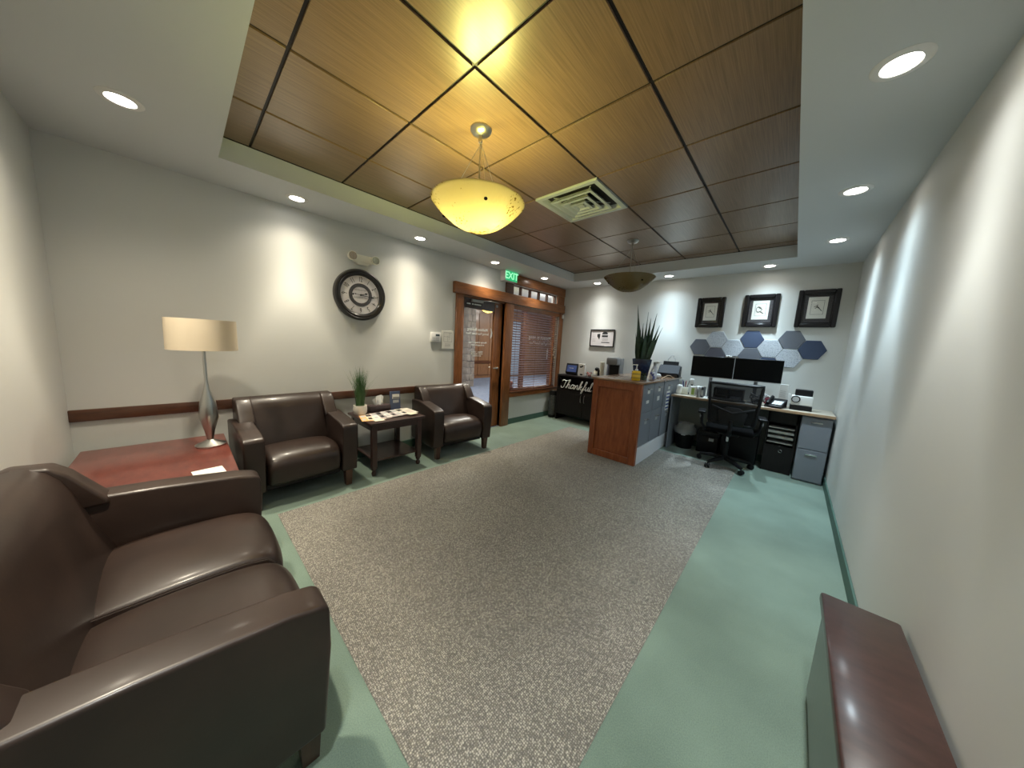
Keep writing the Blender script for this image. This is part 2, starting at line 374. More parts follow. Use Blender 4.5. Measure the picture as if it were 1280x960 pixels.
h.tube([(-.035, .80, 1.02), (-.072, .80, 1.02), (-.078, .77, 1.022), (-.076, .70, 1.02)], .0085); h.obj('door_handle', M['chrome'], door)
cl = MB().box(.022, .06, .20, .42, 2.035, 2.075, .004, 1); cl.tube([(.05, .30, 2.06), (.12, .52, 2.072), (.06, .74, 2.08)], .006); cl.obj('door_closer', M['grey_lt'], door)
MB().lathe([(.022, .021), (.022, .028)], .745, 2.03, 18, axis='x').obj('door_sensor', M['grey_lt'], door)
sg = MB().box(.022, .025, .10, .42, 1.985, 2.02); sg.obj('sign_strip', M['ink'], door)
s2 = MB()
for a, b in ((.115, .19), (.215, .25), (.262, .40)): s2.box(.0255, .0265, a, b, 1.993, 2.012)
s2.obj('sign_lettering', M['lettering'], door)
def mirrored_text(body, size, y, z, x, parent, bold=.0006):     # reads correctly from the corridor side
    text_obj('glass_lettering', body, size, M['lettering'], frameM((x, y, z), (0, -1, 0), (0, 0, 1)), parent, .0006, bold)
def glass_text(lines, x, parent):
    for body, size, y, z in lines: mirrored_text(body, size, y, z, x, parent)
glass_text([('Madison Building', .062, .38, 1.63), ('Serving Your Local Team', .046, .38, 1.565),
            ('Monday through Friday', .040, .39, 1.43), ('or by appointment', .036, .39, 1.39),
            ('8:00am - 5:00pm', .036, .38, 1.28), ('closed weekends', .036, .38, 1.25), ('and holidays', .036, .38, 1.22)], -.008, door)
lf = MB().prism([(.66, 1.50), (.69, 1.54), (.695, 1.60), (.67, 1.66), (.655, 1.67), (.665, 1.60), (.655, 1.55)], 'x', -.008, -.006)
lf.obj('leaf_emblem', M['lettering'], door)

# ---- windows
win = struct(link('window_1', None, None, (-.085, 3.452, .60)))
wf = MB()
wf.box(-.02, .02, 0, .035, 0, 1.48); wf.box(-.02, .02, 1.37, 1.405, 0, 1.48); wf.box(-.02, .02, .035, 1.37, 0, .03); wf.box(-.02, .02, .035, 1.37, 1.45, 1.48)
wf.obj('window_frame', M['trim'], win)
MB().box(-.003, .003, .035, 1.37, .03, 1.45).obj('glass_pane', M['glass'], win)
glass_text([('Madison Building', .105, .95, .98), ('Serving Your Local Team', .07, .97, .88)], -.006, win)
MB().prism([(1.20, .55), (1.23, .62), (1.24, .72), (1.21, .80), (1.19, .72), (1.195, .62)], 'x', -.008, -.005).obj('leaf_emblem', M['lettering'], win)
tw = struct(link('window_2', None, None, (-.06, TY0, TZ0)))
n = 5; L = TY1-TY0; pw = L/n
for k in range(n):
    MB().box(-.003, .003, k*pw+.012, (k+1)*pw-.012, .012, .153).obj('glass_pane', M['glass'], tw)
for k in range(n+1):
    a = max(0, k*pw-.013); b = min(L, k*pw+.013); MB().box(-.02, .03, a, b, 0, .165).obj('mullion', M['rail'], tw)
fr = MB().box(-.02, .03, 0, L, 0, .012); fr.box(-.02, .03, 0, L, .153, .165); fr.obj('window_frame', M['rail'], tw)

# ---- corridor seen through the door and window
M['hall_floor'] = mat('blue_carpet', (.10, .125, .19), .95, var=(7, (.16, .19, .26), .4, .6, (1, 5, 1)))
M['hall_ceiling'] = mat('hall_ceiling_paint', (.62, .62, .60), .8)
M['hall_wood'] = wood('hall_panel_wood', (.15, .07, .032), (.26, .13, .06), (5, 5, .6), 5, .45)
M['stone'] = mat('corridor_stone', (.17, .15, .135), .85, var=(6, (.26, .235, .21), .35, .65), bump=(30, .3, 4, .01))
HX = -5.6
struct(MB().box(HX-.1, -.02, -1.2, 14, -.06, 0).obj('floor.001', M['hall_floor'], smooth=False))
struct(MB().box(HX-.1, -.12, -1.2, 14, 2.90, 2.98).obj('ceiling.001', M['hall_ceiling'], smooth=False))
hall = struct(MB().box(HX-.1, HX, -1.2, 14, 0, 2.9).obj('wall_corridor', M['hall_wood'], smooth=False))
k = 0
y = 3.0
while y < 13.9:                                              # vertical wood panels with a rail
    if not (9.3 < y < 10.1):
        MB().box(HX, HX+.025, y+.01, y+.56, .70, 2.55, .006, 1).obj('wood_panel', M['hall_wood'], hall)
        MB().box(HX, HX+.025, y+.01, y+.56, .12, .58, .006, 1).obj('wood_panel', M['hall_wood'], hall)
    y += .57
MB().box(HX, HX+.05, 3.0, 9.3, .60, .68, .006, 1).obj('panel_rail', M['rail'], hall)
M['hall_glass'] = mat('pale_blue_glass', (.25, .31, .40), .15, spec=.6)
MB().box(HX, HX+.03, 9.35, 10.05, .05, 2.4).obj('glass_panel', M['hall_glass'], hall)
struct(MB().box(HX-.1, -.12, -1.3, -1.2, 0, 2.9).obj('wall_corridor_near', M['hall_wood'], smooth=False))
struct(MB().box(HX-.1, -.12, 14, 14.1, 0, 2.9).obj('wall_corridor_far', M['hall_glass'], smooth=False))
# the corridor side of our wall beyond the back wall
struct(MB().box(-.12, 0, Y1+.1, 14, 0, 2.9).obj('wall_corridor_side', M['hall_wood'], smooth=False))
# stone pier
pier = struct(link('corridor_pier', None, None, (-4.0, 5.78, 0)))
pm = {}
for r in range(14):
    for c in range(2):
        off = .0 if r % 2 == 0 else .08
        y0, y1 = (-.16+c*.16, c*.16) if r % 2 == 0 else ((-.16, -.04) if c == 0 else (-.04, .16))
        MB().box(-.15 + random.uniform(-.01, .01), .15 + random.uniform(-.012, .012), y0+.006, y1-.006, r*.205+.004, (r+1)*.205-.004, .01, 1).obj('stone', M['stone'], pier)
MB().box(-.13, .13, -.14, .14, 0, 2.89).obj('mortar_core', M['ink_grey'], pier)
struct(MB().box(-3.05, -2.93, 7.15, 7.30, 0, 2.9, .006, 1).obj('corridor_post', M['rail']))
struct(MB().box(-3.05, -2.93, 8.75, 8.90, 0, 2.9, .006, 1).obj('corridor_post.001', M['rail']))
# ================================================================ FIXTURES
M['lens'] = emis('lamp_lens', (1.0, .95, .86), 14)
M['lens_warm'] = emis('lamp_lens_warm', (1.0, .86, .6), 10)
place = ['above the left edge of the long grey wall', 'between the wall clock and the door', 'just left of the green exit sign', 'in front of the transom window',
         'in the far left corner over the certificate', 'beyond the unlit pendant', 'over the two framed drawings', 'over the sofa arm by the corner', 'over the sofa', 'over the camera corner',
         'on the right soffit nearest the camera', 'on the right soffit, second from the camera', 'on the right soffit, third from the camera', 'on the right soffit by the desk']
proto = None
def spot_at(x, y, z, col, power, name='downlight_lamp'):
    """recessed reflector lamp: strong below, falling off smoothly towards its cut-off angle"""
    d = bpy.data.lights.new(name, 'SPOT'); d.energy = power; d.color = col; d.spot_size = math.radians(150); d.spot_blend = .1; d.shadow_soft_size = .045
    d.use_nodes = True; nt = d.node_tree; em = nt.nodes['Emission']
    tc = nt.nodes.new('ShaderNodeTexCoord'); sp = nt.nodes.new('ShaderNodeSeparateXYZ'); nt.links.new(tc.outputs['Normal'], sp.inputs[0])
    def mth(op, a, b=None):
        n = nt.nodes.new('ShaderNodeMath'); n.operation = op
        for i, v in enumerate((a, b)):
            if v is None: continue
            if isinstance(v, (int, float)): n.inputs[i].default_value = v
            else: nt.links.new(v, n.inputs[i])
        return n.outputs[0]
    c = mth('ABSOLUTE', sp.outputs[2]); s2 = mth('MAXIMUM', mth('SUBTRACT', 1.0, mth('MULTIPLY', c, c)), 1e-4)
    f = mth('MINIMUM', mth('DIVIDE', .033, mth('POWER', s2, 1.5)), 1.0)
    mr = nt.nodes.new('ShaderNodeMapRange'); mr.interpolation_type = 'SMOOTHSTEP'; mr.inputs['From Min'].default_value = math.cos(math.radians(68)); mr.inputs['From Max'].default_value = math.cos(math.radians(42))
    nt.links.new(c, mr.inputs['Value']); nt.links.new(mth('MULTIPLY', f, mr.outputs[0]), em.inputs['Strength'])
    o = bpy.data.objects.new(name, d); COL.objects.link(o); o.location = (x, y, z)
for (x, y, col, pf), pl in zip(DOWNLIGHTS, place):
    lab = 'round recessed downlight glowing ' + pl
    if proto is None:
        proto = thing('recessed_light', lab, 'ceiling light', (x, y, SZ), 0, 'recessed downlights in the soffit')
        MB().lathe([(.052, -.002), (.056, -.007), (.078, -.006), (.084, -.001), (.084, 0), (.052, 0)], n=32, cap=False).obj('trim_ring', M['white'], proto)
        MB().lathe([(.0, -.0035), (.053, -.0035)], n=32, cap=False).obj('lens', M['lens'], proto)
    else: dup(proto, (x, y, SZ), 0, lab)
    spot_at(x, y, SZ-.02, col, DOWN_W*pf)

# pendants
def glass_bowl_mat():
    m = bpy.data.materials.new('art_glass'); m.use_nodes = True; nt = m.node_tree; nt.nodes.clear()
    o = nt.nodes.new('ShaderNodeOutputMaterial'); tc = nt.nodes.new('ShaderNodeTexCoord')
    n = nt.nodes.new('ShaderNodeTexNoise'); n.inputs['Scale'].default_value = 60; n.inputs['Detail'].default_value = 2; nt.links.new(tc.outputs['Object'], n.inputs[0])
    n2 = nt.nodes.new('ShaderNodeTexNoise'); n2.inputs['Scale'].default_value = 3.3; n2.inputs['Detail'].default_value = 1; nt.links.new(tc.outputs['Object'], n2.inputs[0])
    mu = nt.nodes.new('ShaderNodeMath'); mu.operation = 'MULTIPLY'; nt.links.new(n.outputs[0], mu.inputs[0]); nt.links.new(n2.outputs[0], mu.inputs[1])
    r = nt.nodes.new('ShaderNodeValToRGB'); r.color_ramp.interpolation = 'EASE'
    r.color_ramp.elements[0].position = .275; r.color_ramp.elements[0].color = (.62, .55, .34, 1); r.color_ramp.elements[1].position = .32; r.color_ramp.elements[1].color = (.20, .14, .03, 1)
    nt.links.new(mu.outputs[0], r.inputs[0])
    t = nt.nodes.new('ShaderNodeBsdfTranslucent'); d = nt.nodes.new('ShaderNodeBsdfDiffuse'); g = nt.nodes.new('ShaderNodeBsdfGlossy'); g.inputs['Roughness'].default_value = .15
    dk = nt.nodes.new('ShaderNodeMixRGB'); dk.blend_type = 'MULTIPLY'; dk.inputs[0].default_value = 1; dk.inputs[2].default_value = (.74, .75, 1.0, 1); nt.links.new(r.outputs[0], dk.inputs[1]); nt.links.new(dk.outputs[0], t.inputs[0])
    dd = nt.nodes.new('ShaderNodeMixRGB'); dd.blend_type = 'MULTIPLY'; dd.inputs[0].default_value = 1; dd.inputs[2].default_value = (.55, .45, .22, 1); nt.links.new(r.outputs[0], dd.inputs[1]); nt.links.new(dd.outputs[0], d.inputs[0])
    a = nt.nodes.new('ShaderNodeMixShader'); a.inputs[0].default_value = .3; nt.links.new(t.outputs[0], a.inputs[1]); nt.links.new(d.outputs[0], a.inputs[2])
    b = nt.nodes.new('ShaderNodeMixShader'); b.inputs[0].default_value = .06; nt.links.new(a.outputs[0], b.inputs[1]); nt.links.new(g.outputs[0], b.inputs[2])
    bp = nt.nodes.new('ShaderNodeBump'); bp.inputs['Strength'].default_value = .3; bp.inputs['Distance'].default_value = .004; nt.links.new(n.outputs[0], bp.inputs['Height'])
    for k in (t, d, g): nt.links.new(bp.outputs[0], k.inputs['Normal'])
    nt.links.new(b.outputs[0], o.inputs[0]); return m
M['bowl'] = glass_bowl_mat()
M['bulb_on'] = emis('bulb_glow', (1, .85, .5), 60)
M['bulb_off'] = mat('bulb_glass', (.8, .8, .75), .2)
def pendant(x, y, label, lit, ztop=2.738, R=.29):
    t = thing('pendant_lamp', label, 'pendant lamp', (x, y, 0), 0, 'bowl pendants under the wood ceiling' if x > 0 else None)
    zr = 2.308; zb = 2.146
    MB().lathe([(.0, ztop), (.066, ztop), (.066, ztop-.008), (.055, ztop-.022), (.03, ztop-.032), (.013, ztop-.036), (.012, ztop-.075), (0, ztop-.075)], n=32, cap=False).obj('canopy', M['steel'], t)
    MB().tube([(0, 0, ztop-.07), (0, 0, zb+.06)], .0055).obj('stem', M['steel'], t)
    MB().lathe([(0, zb+.10), (.03, zb+.10), (.03, zb+.05), (0, zb+.05)], n=16, cap=False).obj('lamp_holder', M['steel'], t)
    outer = [(r*R/.29, zb+z*.9) for r, z in ((0, 0), (.05, .002), (.09, .010), (.13, .028), (.17, .055), (.205, .085), (.24, .118), (.268, .150), (.284, .170), (.29, .180))]
    prof = outer + [(R+.006, zr+.004), (R-.004, zr+.006)] + [(max(r-.006, 0), z+.006) for r, z in outer[::-1]]
    bw = MB().lathe(prof, n=56, cap=False).obj('glass_bowl', M['bowl'], t)
    for k in range(3):
        a = math.radians(-150 + 120*k); r0 = R*.81; z0 = zb + .101
        MB().ball((r0*math.cos(a), r0*math.sin(a), z0-.003), .011, (1, 1, .8), 10, 8).obj('fixing_knob', M['black_wood'], t)
        MB().tube([(r0*math.cos(a), r0*math.sin(a), z0), (r0*.92*math.cos(a), r0*.92*math.sin(a), zr+.01), (.006, 0, ztop-.08 if k else ztop-.08)], .0016, 5).obj('support_rod', M['steel'], t)
    for s in (-1, 1):
        MB().ball((.075*s, .03*s, zb+.062), .019, (1, 1, 1), 12, 8).obj('bulb', M['bulb_on'] if lit else M['bulb_off'], t)
        if lit:
            d = bpy.data.lights.new('bulb_light', 'POINT'); d.energy = PEND_W; d.color = (1.0, .95, .26); d.shadow_soft_size = .025
            o = bpy.data.objects.new('bulb_light', d); COL.objects.link(o); o.location = (x+.075*s, y+.03*s, zb+.095)
    return t
pendant(2.035, .918, 'lit pendant with a glowing yellow mottled glass bowl, nearest the camera', True)
pendant(2.035, 3.33, 'unlit pendant with an amber glass bowl hanging near the back soffit', False)
pendant(-2.0, 4.72, 'small amber bowl pendant seen through the glass door in the corridor', True, 2.9, .22)
for (x, y) in ((-1.3, 4.2), (-1.6, 7.0), (-3.2, 3.2), (-3.6, 9.0)):
    d = bpy.data.lights.new('corridor_ceiling_fill', 'POINT'); d.energy = 20; d.color = (1, .95, .9); d.shadow_soft_size = .12  # added fill without a fixture, brightens the corridor ceiling
    o = bpy.data.objects.new('corridor_ceiling_fill', d); COL.objects.link(o); o.location = (x, y, 2.55)
    d = bpy.data.lights.new('corridor_fill', 'AREA'); d.shape = 'DISK'; d.size = .5; d.energy = 45; d.color = (1, .93, .84)  # added disc light without a fixture, brightens the rest of the corridor
    o = bpy.data.objects.new('corridor_fill', d); COL.objects.link(o); o.location = (x, y, 2.86)

# air diffuser
t = thing('air_diffuser', 'square pale metal air diffuser with stepped louvers in the wood ceiling', 'vent', (2.035, 2.135, 2.728))
def ring(mb, a, b, za, zb):
    """square ring surface from half-size a (z za) to half-size b (z zb)"""
    P = [(1, 1), (-1, 1), (-1, -1), (1, -1)]
    for i in range(4):
        p, q_ = P[i], P[(i+1) % 4]
        mb.quad((p[0]*a, p[1]*a, za), (q_[0]*a, q_[1]*a, za), (q_[0]*b, q_[1]*b, zb), (p[0]*b, p[1]*b, zb))
m_ = MB(); ring(m_, .300, .262, 0, 0); ring(m_, .300, .300, 0, .03); ring(m_, .262, .235, 0, .05); ring(m_, .235, .2, .05, .06); m_.obj('frame', M['vent'], t, smooth=False)
for a, z in ((.205, -.012), (.140, -.018), (.078, -.022)):
    m_ = MB(); ring(m_, a, a-.022, z, z-.004); ring(m_, a-.022, a-.052, z-.004, z+.03); ring(m_, a, a-.03, z+.004, z+.036); m_.obj('louver', M['vent'], t, smooth=False)
m_ = MB().box(-.03, .03, -.03, .03, -.022, -.012, .004, 1); m_.obj('centre_plate', M['vent'], t)
MB().lathe([(.17, .028), (.17, .034), (0, .034)], n=32, cap=False).obj('duct', M['black'], t)
m_ = MB()
for a in (0, PI/2): m_.box(-.26, .26, -.004, .004, .03, .036, rot=Matrix.Rotation(a+PI/4, 3, 'Z'))
m_.obj('cross_brace', M['vent'], t)

# exit sign
M['exit_green'] = mat('exit_green', (.02, .33, .13), .4, emit=((.02, .55, .2), .35))
M['exit_letter'] = mat('exit_letter', (.35, .75, .45), .4, emit=((.35, .9, .5), .5))
t = thing('exit_sign', 'green EXIT sign in a white box mounted above the door header', 'sign', (.0, 3.275, 2.515))
MB().box(0, .115, -.145, .145, -.08, .082, .006, 2).obj('housing', M['white'], t)
MB().box(.115, .119, -.138, .138, -.074, .076, .003, 1).obj('sign_face', M['exit_green'], t)
text_obj('lettering', 'EXIT', .15, M['exit_letter'], frameM((.119, 0, 0), (0, 1, 0), (0, 0, 1)), t, .0015, .0025)
# security sensor by corner
tag(MB().box(0, .03, -.022, .022, -.035, .035, .006, 2).obj('motion_sensor', M['white'], None, (.0305, 4.935, 2.04)), 'small white sensor on the window casing by the corner', 'sensor')

# clock
t = thing('wall_clock', 'round black wall clock with white dial and dark inner ring', 'clock', (0, .966, 1.882))
R = .275
MB().lathe([(R-.07, .001), (R, .001), (R+.002, .02), (R-.008, .042), (R-.022, .047), (R-.034, .040), (R-.040, .047), (R-.052, .044), (R-.066, .03), (R-.07, .02)], n=64, cap=False, axis='x').obj('case', mat('clock_case', (.018, .016, .016), .3, coat=.4), t)
MB().lathe([(0, .020), (R-.062, .020)], n=64, cap=False, axis='x').obj('dial', mat('clock_dial', (.70, .66, .66), .6, var=(5, (.80, .77, .76), .4, .6)), t)
MB().lathe([(.088, .021), (.090, .024), (.122, .024), (.124, .021)], n=56, cap=False, axis='x').obj('dial_ring', mat('dial_ring', (.07, .065, .068), .5), t)
for k in range(1, 13):
    a = PI/2 - k*PI/6; rr = .165
    c = (.021, rr*math.cos(a), rr*math.sin(a)); uy = (0, math.cos(a), math.sin(a)); ux = (0, math.sin(a), -math.cos(a))
    Mx = frameM(c, ux, uy); me = text_mesh(str(k), .075, .0006); me.transform(Matrix.Scale(.55, 4, (1, 0, 0))); me.transform(Mx); me.materials.clear(); me.materials.append(M['ink']); link('numeral', me, t)
m_ = MB()
for k in range(60):
    a = k*PI/30; r0, r1 = .204, .209; ca, sa = math.cos(a), math.sin(a)
    m_.tube([(.0212, r0*ca, r0*sa), (.0212, r1*ca, r1*sa)], .0008, 4)
stuff(m_.obj('minute_marks', M['ink'], t))
def hand(name, ang, L, back, wd, x):
    a = PI/2 - math.radians(ang); ca, sa = math.cos(a), math.sin(a)
    def P(u, v): return (ca*u - sa*v, sa*u + ca*v)
    MB().prism([P(-back, -wd*.5), P(L*.55, -wd*.5), P(L*.68, -wd*1.6), P(L*.8, -wd*.5), P(L, 0), P(L*.8, wd*.5), P(L*.68, wd*1.6), P(L*.55, wd*.5), P(-back, wd*.5)], 'x', x, x+.0012).obj(name, M['ink'], t)
hand('minute_hand', 96, .185, .0, .006, .027); hand('hour_hand', 73, .085, 0, .008, .0285); hand('second_hand', 276, .085, .03, .004, .030)
MB().ball((.0300, -.082, -.0), .009, (.1, 1, 1), 12, 8).obj('counterweight', M['ink'], t)
MB().lathe([(.0, .031), (.010, .031), (.010, .026)], n=16, cap=False, axis='x').obj('hub', M['ink'], t)
text_obj('dial_lettering', 'KENSINGTON', .020, M['ink_grey'], frameM((.0205, 0, .052), (0, 1, 0), (0, 0, 1)), t, .0004)
text_obj('dial_lettering', 'LONDON EST. 1879', .016, M['ink_grey'], frameM((.0205, 0, -.03), (0, 1, 0), (0, 0, 1)), t, .0004)
MB().lathe([(0, .038), (R-.058, .036)], n=48, cap=False, axis='x').obj('crystal', M['thin_glass'], t)

# emergency light
t = thing('emergency_light', 'cream twin-head emergency light fixed above the clock', 'emergency light', (0, .985, 2.262))
MB().box(0, .05, -.095, .10, -.04, .045, .014, 3).obj('body', M['cream'], t)
m_ = MB().prism([(-.09, -.02), (.09, -.02), (.05, -.06), (-.05, -.06)], 'x', .005, .045, .006, 2); m_.obj('battery_cover', M['cream'], t)
for s, y in ((-1, -.115), (1, .125)):
    hd = MB().lathe([(.024, .0), (.036, .02), (.046, .06), (.046, .082), (.041, .082)], y, .01, 24, cap=True, axis='x').obj('lamp_head', M['cream'], t)
    MB().lathe([(0, .0835), (.04, .0835)], y, .01, 24, cap=False, axis='x').obj('lens', M['chrome'], hd)
    m_ = MB()
    for k in range(5): m_.box(.0835, .086, y-.030+k*.015-.0015, y-.030+k*.015+.0015, -.02, .04)
    m_.obj('grille', M['ink_grey'], hd)

# thermostat / keypad and evacuation plan
t = thing('wall_keypad', 'white alarm keypad on the wall left of the door', 'keypad', (0, 1.942, 1.468))
MB().box(0, .028, -.075, .08, -.062, .066, .006, 2).obj('housing', M['white'], t)
MB().box(.028, .030, -.005, .055, .018, .045).obj('display', mat('lcd', (.06, .08, .09), .2), t)
m_ = MB()
for r in range(3):
    for c in range(4): m_.box(.028, .031, -.055+c*.026, -.037+c*.026, -.045+r*.018, -.034+r*.018, .001, 1)
stuff(m_.obj('keys', M['grey_lt'], t))
t = thing('evacuation_plan', 'framed evacuation floor plan on paper beside the door casing', 'notice', (0, 2.148, 1.445))
MB().box(0, .010, -.10, .10, -.125, .125, .002, 1).obj('board', M['paper'], t)
m_ = MB()
for (y0, y1, z0, z1) in ((-.07, .07, .095, .098), (-.07, .07, -.03, -.027), (-.07, -.067, -.03, .095), (.067, .07, -.03, .095), (-.002, .001, -.03, .06), (-.07, .03, .04, .043), (.03, .033, .0, .098), (-.05, .05, -.06, -.057), (-.05, .04, -.075, -.072), (-.05, .045, -.09, -.087)):
    m_.box(.010, .0106, y0, y1, z0, z1)
m_.obj('plan_lines', M['ink_grey'], t)

# ---- wooden blind
t = thing('window_blind', 'brown wooden slat blind hanging in the window beside the door', 'blind', (.0, 3.46, 0))
MB().box(-.055, .005, .0, 1.40, 2.03, 2.10, .004, 1).obj('valance', M['trim_h'], t)
slm = MB().box(-.024, .024, .004, 1.385, -.0016, .0016, rot=Matrix.Rotation(math.radians(-19), 3, 'Y')).mesh('slat', M['slat'])
ns = 32
for k in range(ns): link('slat', slm, t, (-.026, 0, 2.005 - k*(1.365/(ns-1))))
MB().box(-.05, 0, .004, 1.385, .602, .622, .003, 1).obj('bottom_rail', M['slat'], t)
for y in (.12, .70, 1.26):
    MB().box(-.0005, .0005, y-.004, y+.004, .62, 2.05).obj('ladder_tape', M['rail'], t)
for y, z in ((1.30, 1.32), (1.275, 1.26), (1.315, 1.20)):
    m_ = MB().tube([(.004, y, 2.04), (.006, y, z)], .0012, 5); m_.ball((.006, y, z), .010, (1, 1, 1.5), 10, 8); m_.obj('pull_cord', M['cream'], t)
# little figures on the stool behind the blind
M['pink'] = mat('pink_plush', (.75, .42, .42), .8); M['mint'] = mat('mint_ceramic', (.35, .62, .55), .4)
t = thing('plush_figure', 'small pink plush figure on the window stool at the left of the blind', 'toy', (-.09, 3.62, .602))
MB().ball((0, 0, .045), .04, (.7, 1, 1.1)).obj('body', M['pink'], t); MB().ball((0, 0, .125), .042, (.7, 1, 1)).obj('head', M['pink'], t)
tag(MB().lathe([(.03, 0), (.034, .01), (.03, .12), (.014, .15), (.014, .19), (0, .19)], n=16, cap=False).obj('mint_bottle', M['mint'], None, (-.095, 3.52, .602)), 'mint green bottle on the window stool beside the pink figure', 'bottle')
#@@PART2
# ================================================================ FURNITURE
def seat_unit(name, label, cat, loc, rz, Wd, D, back_h, ncush, at_, group=None):
    """upholstered seat facing local +x; origin at the back centre on the floor"""
    t = thing(name, label, cat, loc, rz, group); hw = Wd/2; L = M['leather']
    # arms
    for s in (-1, 1):
        y0, y1 = (hw-at_, hw) if s > 0 else (-hw, -hw+at_)
        pts = [(.02, .15), (.02, .655), (.20, .668), (D*.52, .655), (D-.10, .625), (D-.02, .605), (D, .585), (D+.002, .45), (D-.02, .15)]
        a = MB().prism(pts, 'y', y0, y1, .020, 4).obj('arm', L, t)
        pp = [(D+.000, yy, zz) for yy, zz in ((y0+.012, .17), (y0+.008, .58), (y1-.008, .58), (y1-.012, .17))]
        MB().tube([(.22, (y0+y1)/2 + (hw*0+at_/2-.006)*s, .652), (D*.52, (y0+y1)/2+(at_/2-.006)*s, .640), (D-.10, (y0+y1)/2+(at_/2-.006)*s, .611), (D-.012, (y0+y1)/2+(at_/2-.006)*s, .588)], .004, 6).obj('piping', L, a)
    iw = hw - at_
    # back
    b = MB().prism([(.02, .15), (.0, .50), (.0, back_h-.02), (.03, back_h), (.085, back_h-.004), (.125, back_h-.024), (.155, back_h-.065), (.178, back_h-.12), (.22, .56), (.27, .42), (.27, .15)], 'y', -iw-.03, iw+.03, .016, 3)
    b.obj('backrest', L, t)
    for s in (-1, 1):
        y0, y1 = (iw-.015, hw) if s > 0 else (-hw+.04, -iw+.015)
        if s > 0: y1 = hw-.04
        pts = [(.0, .62), (.0, back_h-.02), (.03, back_h), (.13, back_h-.008), (.175, back_h-.05), (.21, .74), (.245, .69), (.27, .655), (.27, .63)]
        MB().prism(pts, 'y', y0, y1, .016, 3).obj('back_wing', L, t)
        # inner slope between wing and back
        e = y0 if s > 0 else y1
        pr_ = MB(); q0 = (e+.005*s); 
        pr_.prism([(q0+.02*s, .19), (q0-.075*s, .10), (q0+.02*s, .30)], 'z', .43, .45, 0)
    # seat
    n = ncush; wseg = 2*iw/n
    for k in range(n):
        ya = -iw + k*wseg + .002; yb = ya + wseg - .004
        m = MB(); nu, nv = 14, 18; rows = []
        prof = [(.20, .30), (.20, .435), (.32, .455), (.45, .458), (D*.83, .455), (D-.05, .440), (D-.005, .405), (D+.018, .35), (D+.012, .28), (D-.005, .20), (D-.03, .165), (.24, .165)]
        for iu in range(nu+1):
            u = iu/nu; y = ya + (yb-ya)*u; e = abs(2*u-1); drop = .022*e**5 + .008*e**2
            rows.append([m.bm.verts.new((x - (drop*.8 if x > .5 else 0), y, z - (drop if z > .3 else 0) + (.004*math.sin(9*u+11*x) if (n > 1 and z > .43) else 0))) for x, z in prof])
        for A, B in zip(rows, rows[1:]):
            for i in range(len(prof)): m.bm.faces.new((A[i], A[(i+1) % len(prof)], B[(i+1) % len(prof)], B[i]))
        m.bm.faces.new(rows[0]); m.bm.faces.new(rows[-1][::-1])
        bmesh.ops.recalc_face_normals(m.bm, faces=m.bm.faces[:])
        o = m.obj('seat_cushion', L, t); sb = o.modifiers.new('s', 'SUBSURF'); sb.levels = 2; sb.render_levels = 2
        if n > 1:
            mm = MB()
            yy = yb-.004 if k == 0 else ya+.004
            mm.tube([(.25, yy, .428), (.45, yy, .430), (D*.83, yy, .426), (D-.06, yy, .410), (D-.035, yy, .38)], .003, 6); mm.obj('piping', L, o)
    MB().box(.06, D-.06, -iw, iw, .14, .20, .01, 1).obj('seat_frame', M['black'], t)
    for x in (.09, D-.055):
        for y in (-hw+.075, hw-.075):
            lg = MB(); fb = lg.bm
            top, bot = .032, .024
            v = [fb.verts.new((x+a*top, y+b_*top, .155)) for a, b_ in ((-1, -1), (1, -1), (1, 1), (-1, 1))] + [fb.verts.new((x+a*bot, y+b_*bot, .004)) for a, b_ in ((-1, -1), (1, -1), (1, 1), (-1, 1))]
            for f in ((0, 1, 2, 3), (7, 6, 5, 4), (0, 4, 5, 1), (1, 5, 6, 2), (2, 6, 7, 3), (3, 7, 4, 0)): fb.faces.new([v[i] for i in f])
            bmesh.ops.recalc_face_normals(fb, faces=fb.faces[:]); lg.obj('leg', M['legwood'], t)
    return t
seat_unit('armchair', 'dark brown leather armchair on the left, between lamp table and side table', 'armchair', (.040, .232, 0), math.radians(3), .84, .64, .845, 1, .135, 'leather armchairs along the wall')
seat_unit('armchair', 'dark brown leather armchair in front of the glass door', 'armchair', (.052, 2.02, 0), math.radians(-5), .86, .64, .83, 1, .135, 'leather armchairs along the wall')
seat_unit('sofa', 'dark brown leather two-seat sofa nearest the camera with its arm towards us', 'sofa', (2.0, -.95, 0), math.radians(90), 1.34, .80, .84, 2, .125)

# side table
t = thing('side_table', 'espresso wood side table with lower shelf, between the two armchairs', 'table', (.335, 1.115, 0))
MB().box(-.30, .31, -.31, .31, .550, .575, .006, 2).obj('tabletop', M['espresso'], t)
m_ = MB()
m_.box(-.26, .27, -.272, -.255, .48, .55); m_.box(-.26, .27, .255, .272, .48, .55); m_.box(-.272, -.255, -.26, .26, .48, .55); m_.box(.255, .272, -.26, .26, .48, .55)
m_.obj('apron', M['espresso'], t)
MB().box(-.25, .26, -.25, .25, .150, .168, .003, 1).obj('shelf', M['espresso'], t)
for x in (-.252, .252):
    for y in (-.252, .252):
        m_ = MB().box(x-.026, x+.026, y-.026, y+.026, .085, .55, .003, 1); m_.lathe([(.0, .004), (.019, .004), (.026, .03), (.016, .055), (.027, .07), (.026, .088), (0, .088)], x, y, 14, cap=False); m_.obj('leg', M['espresso'], t)
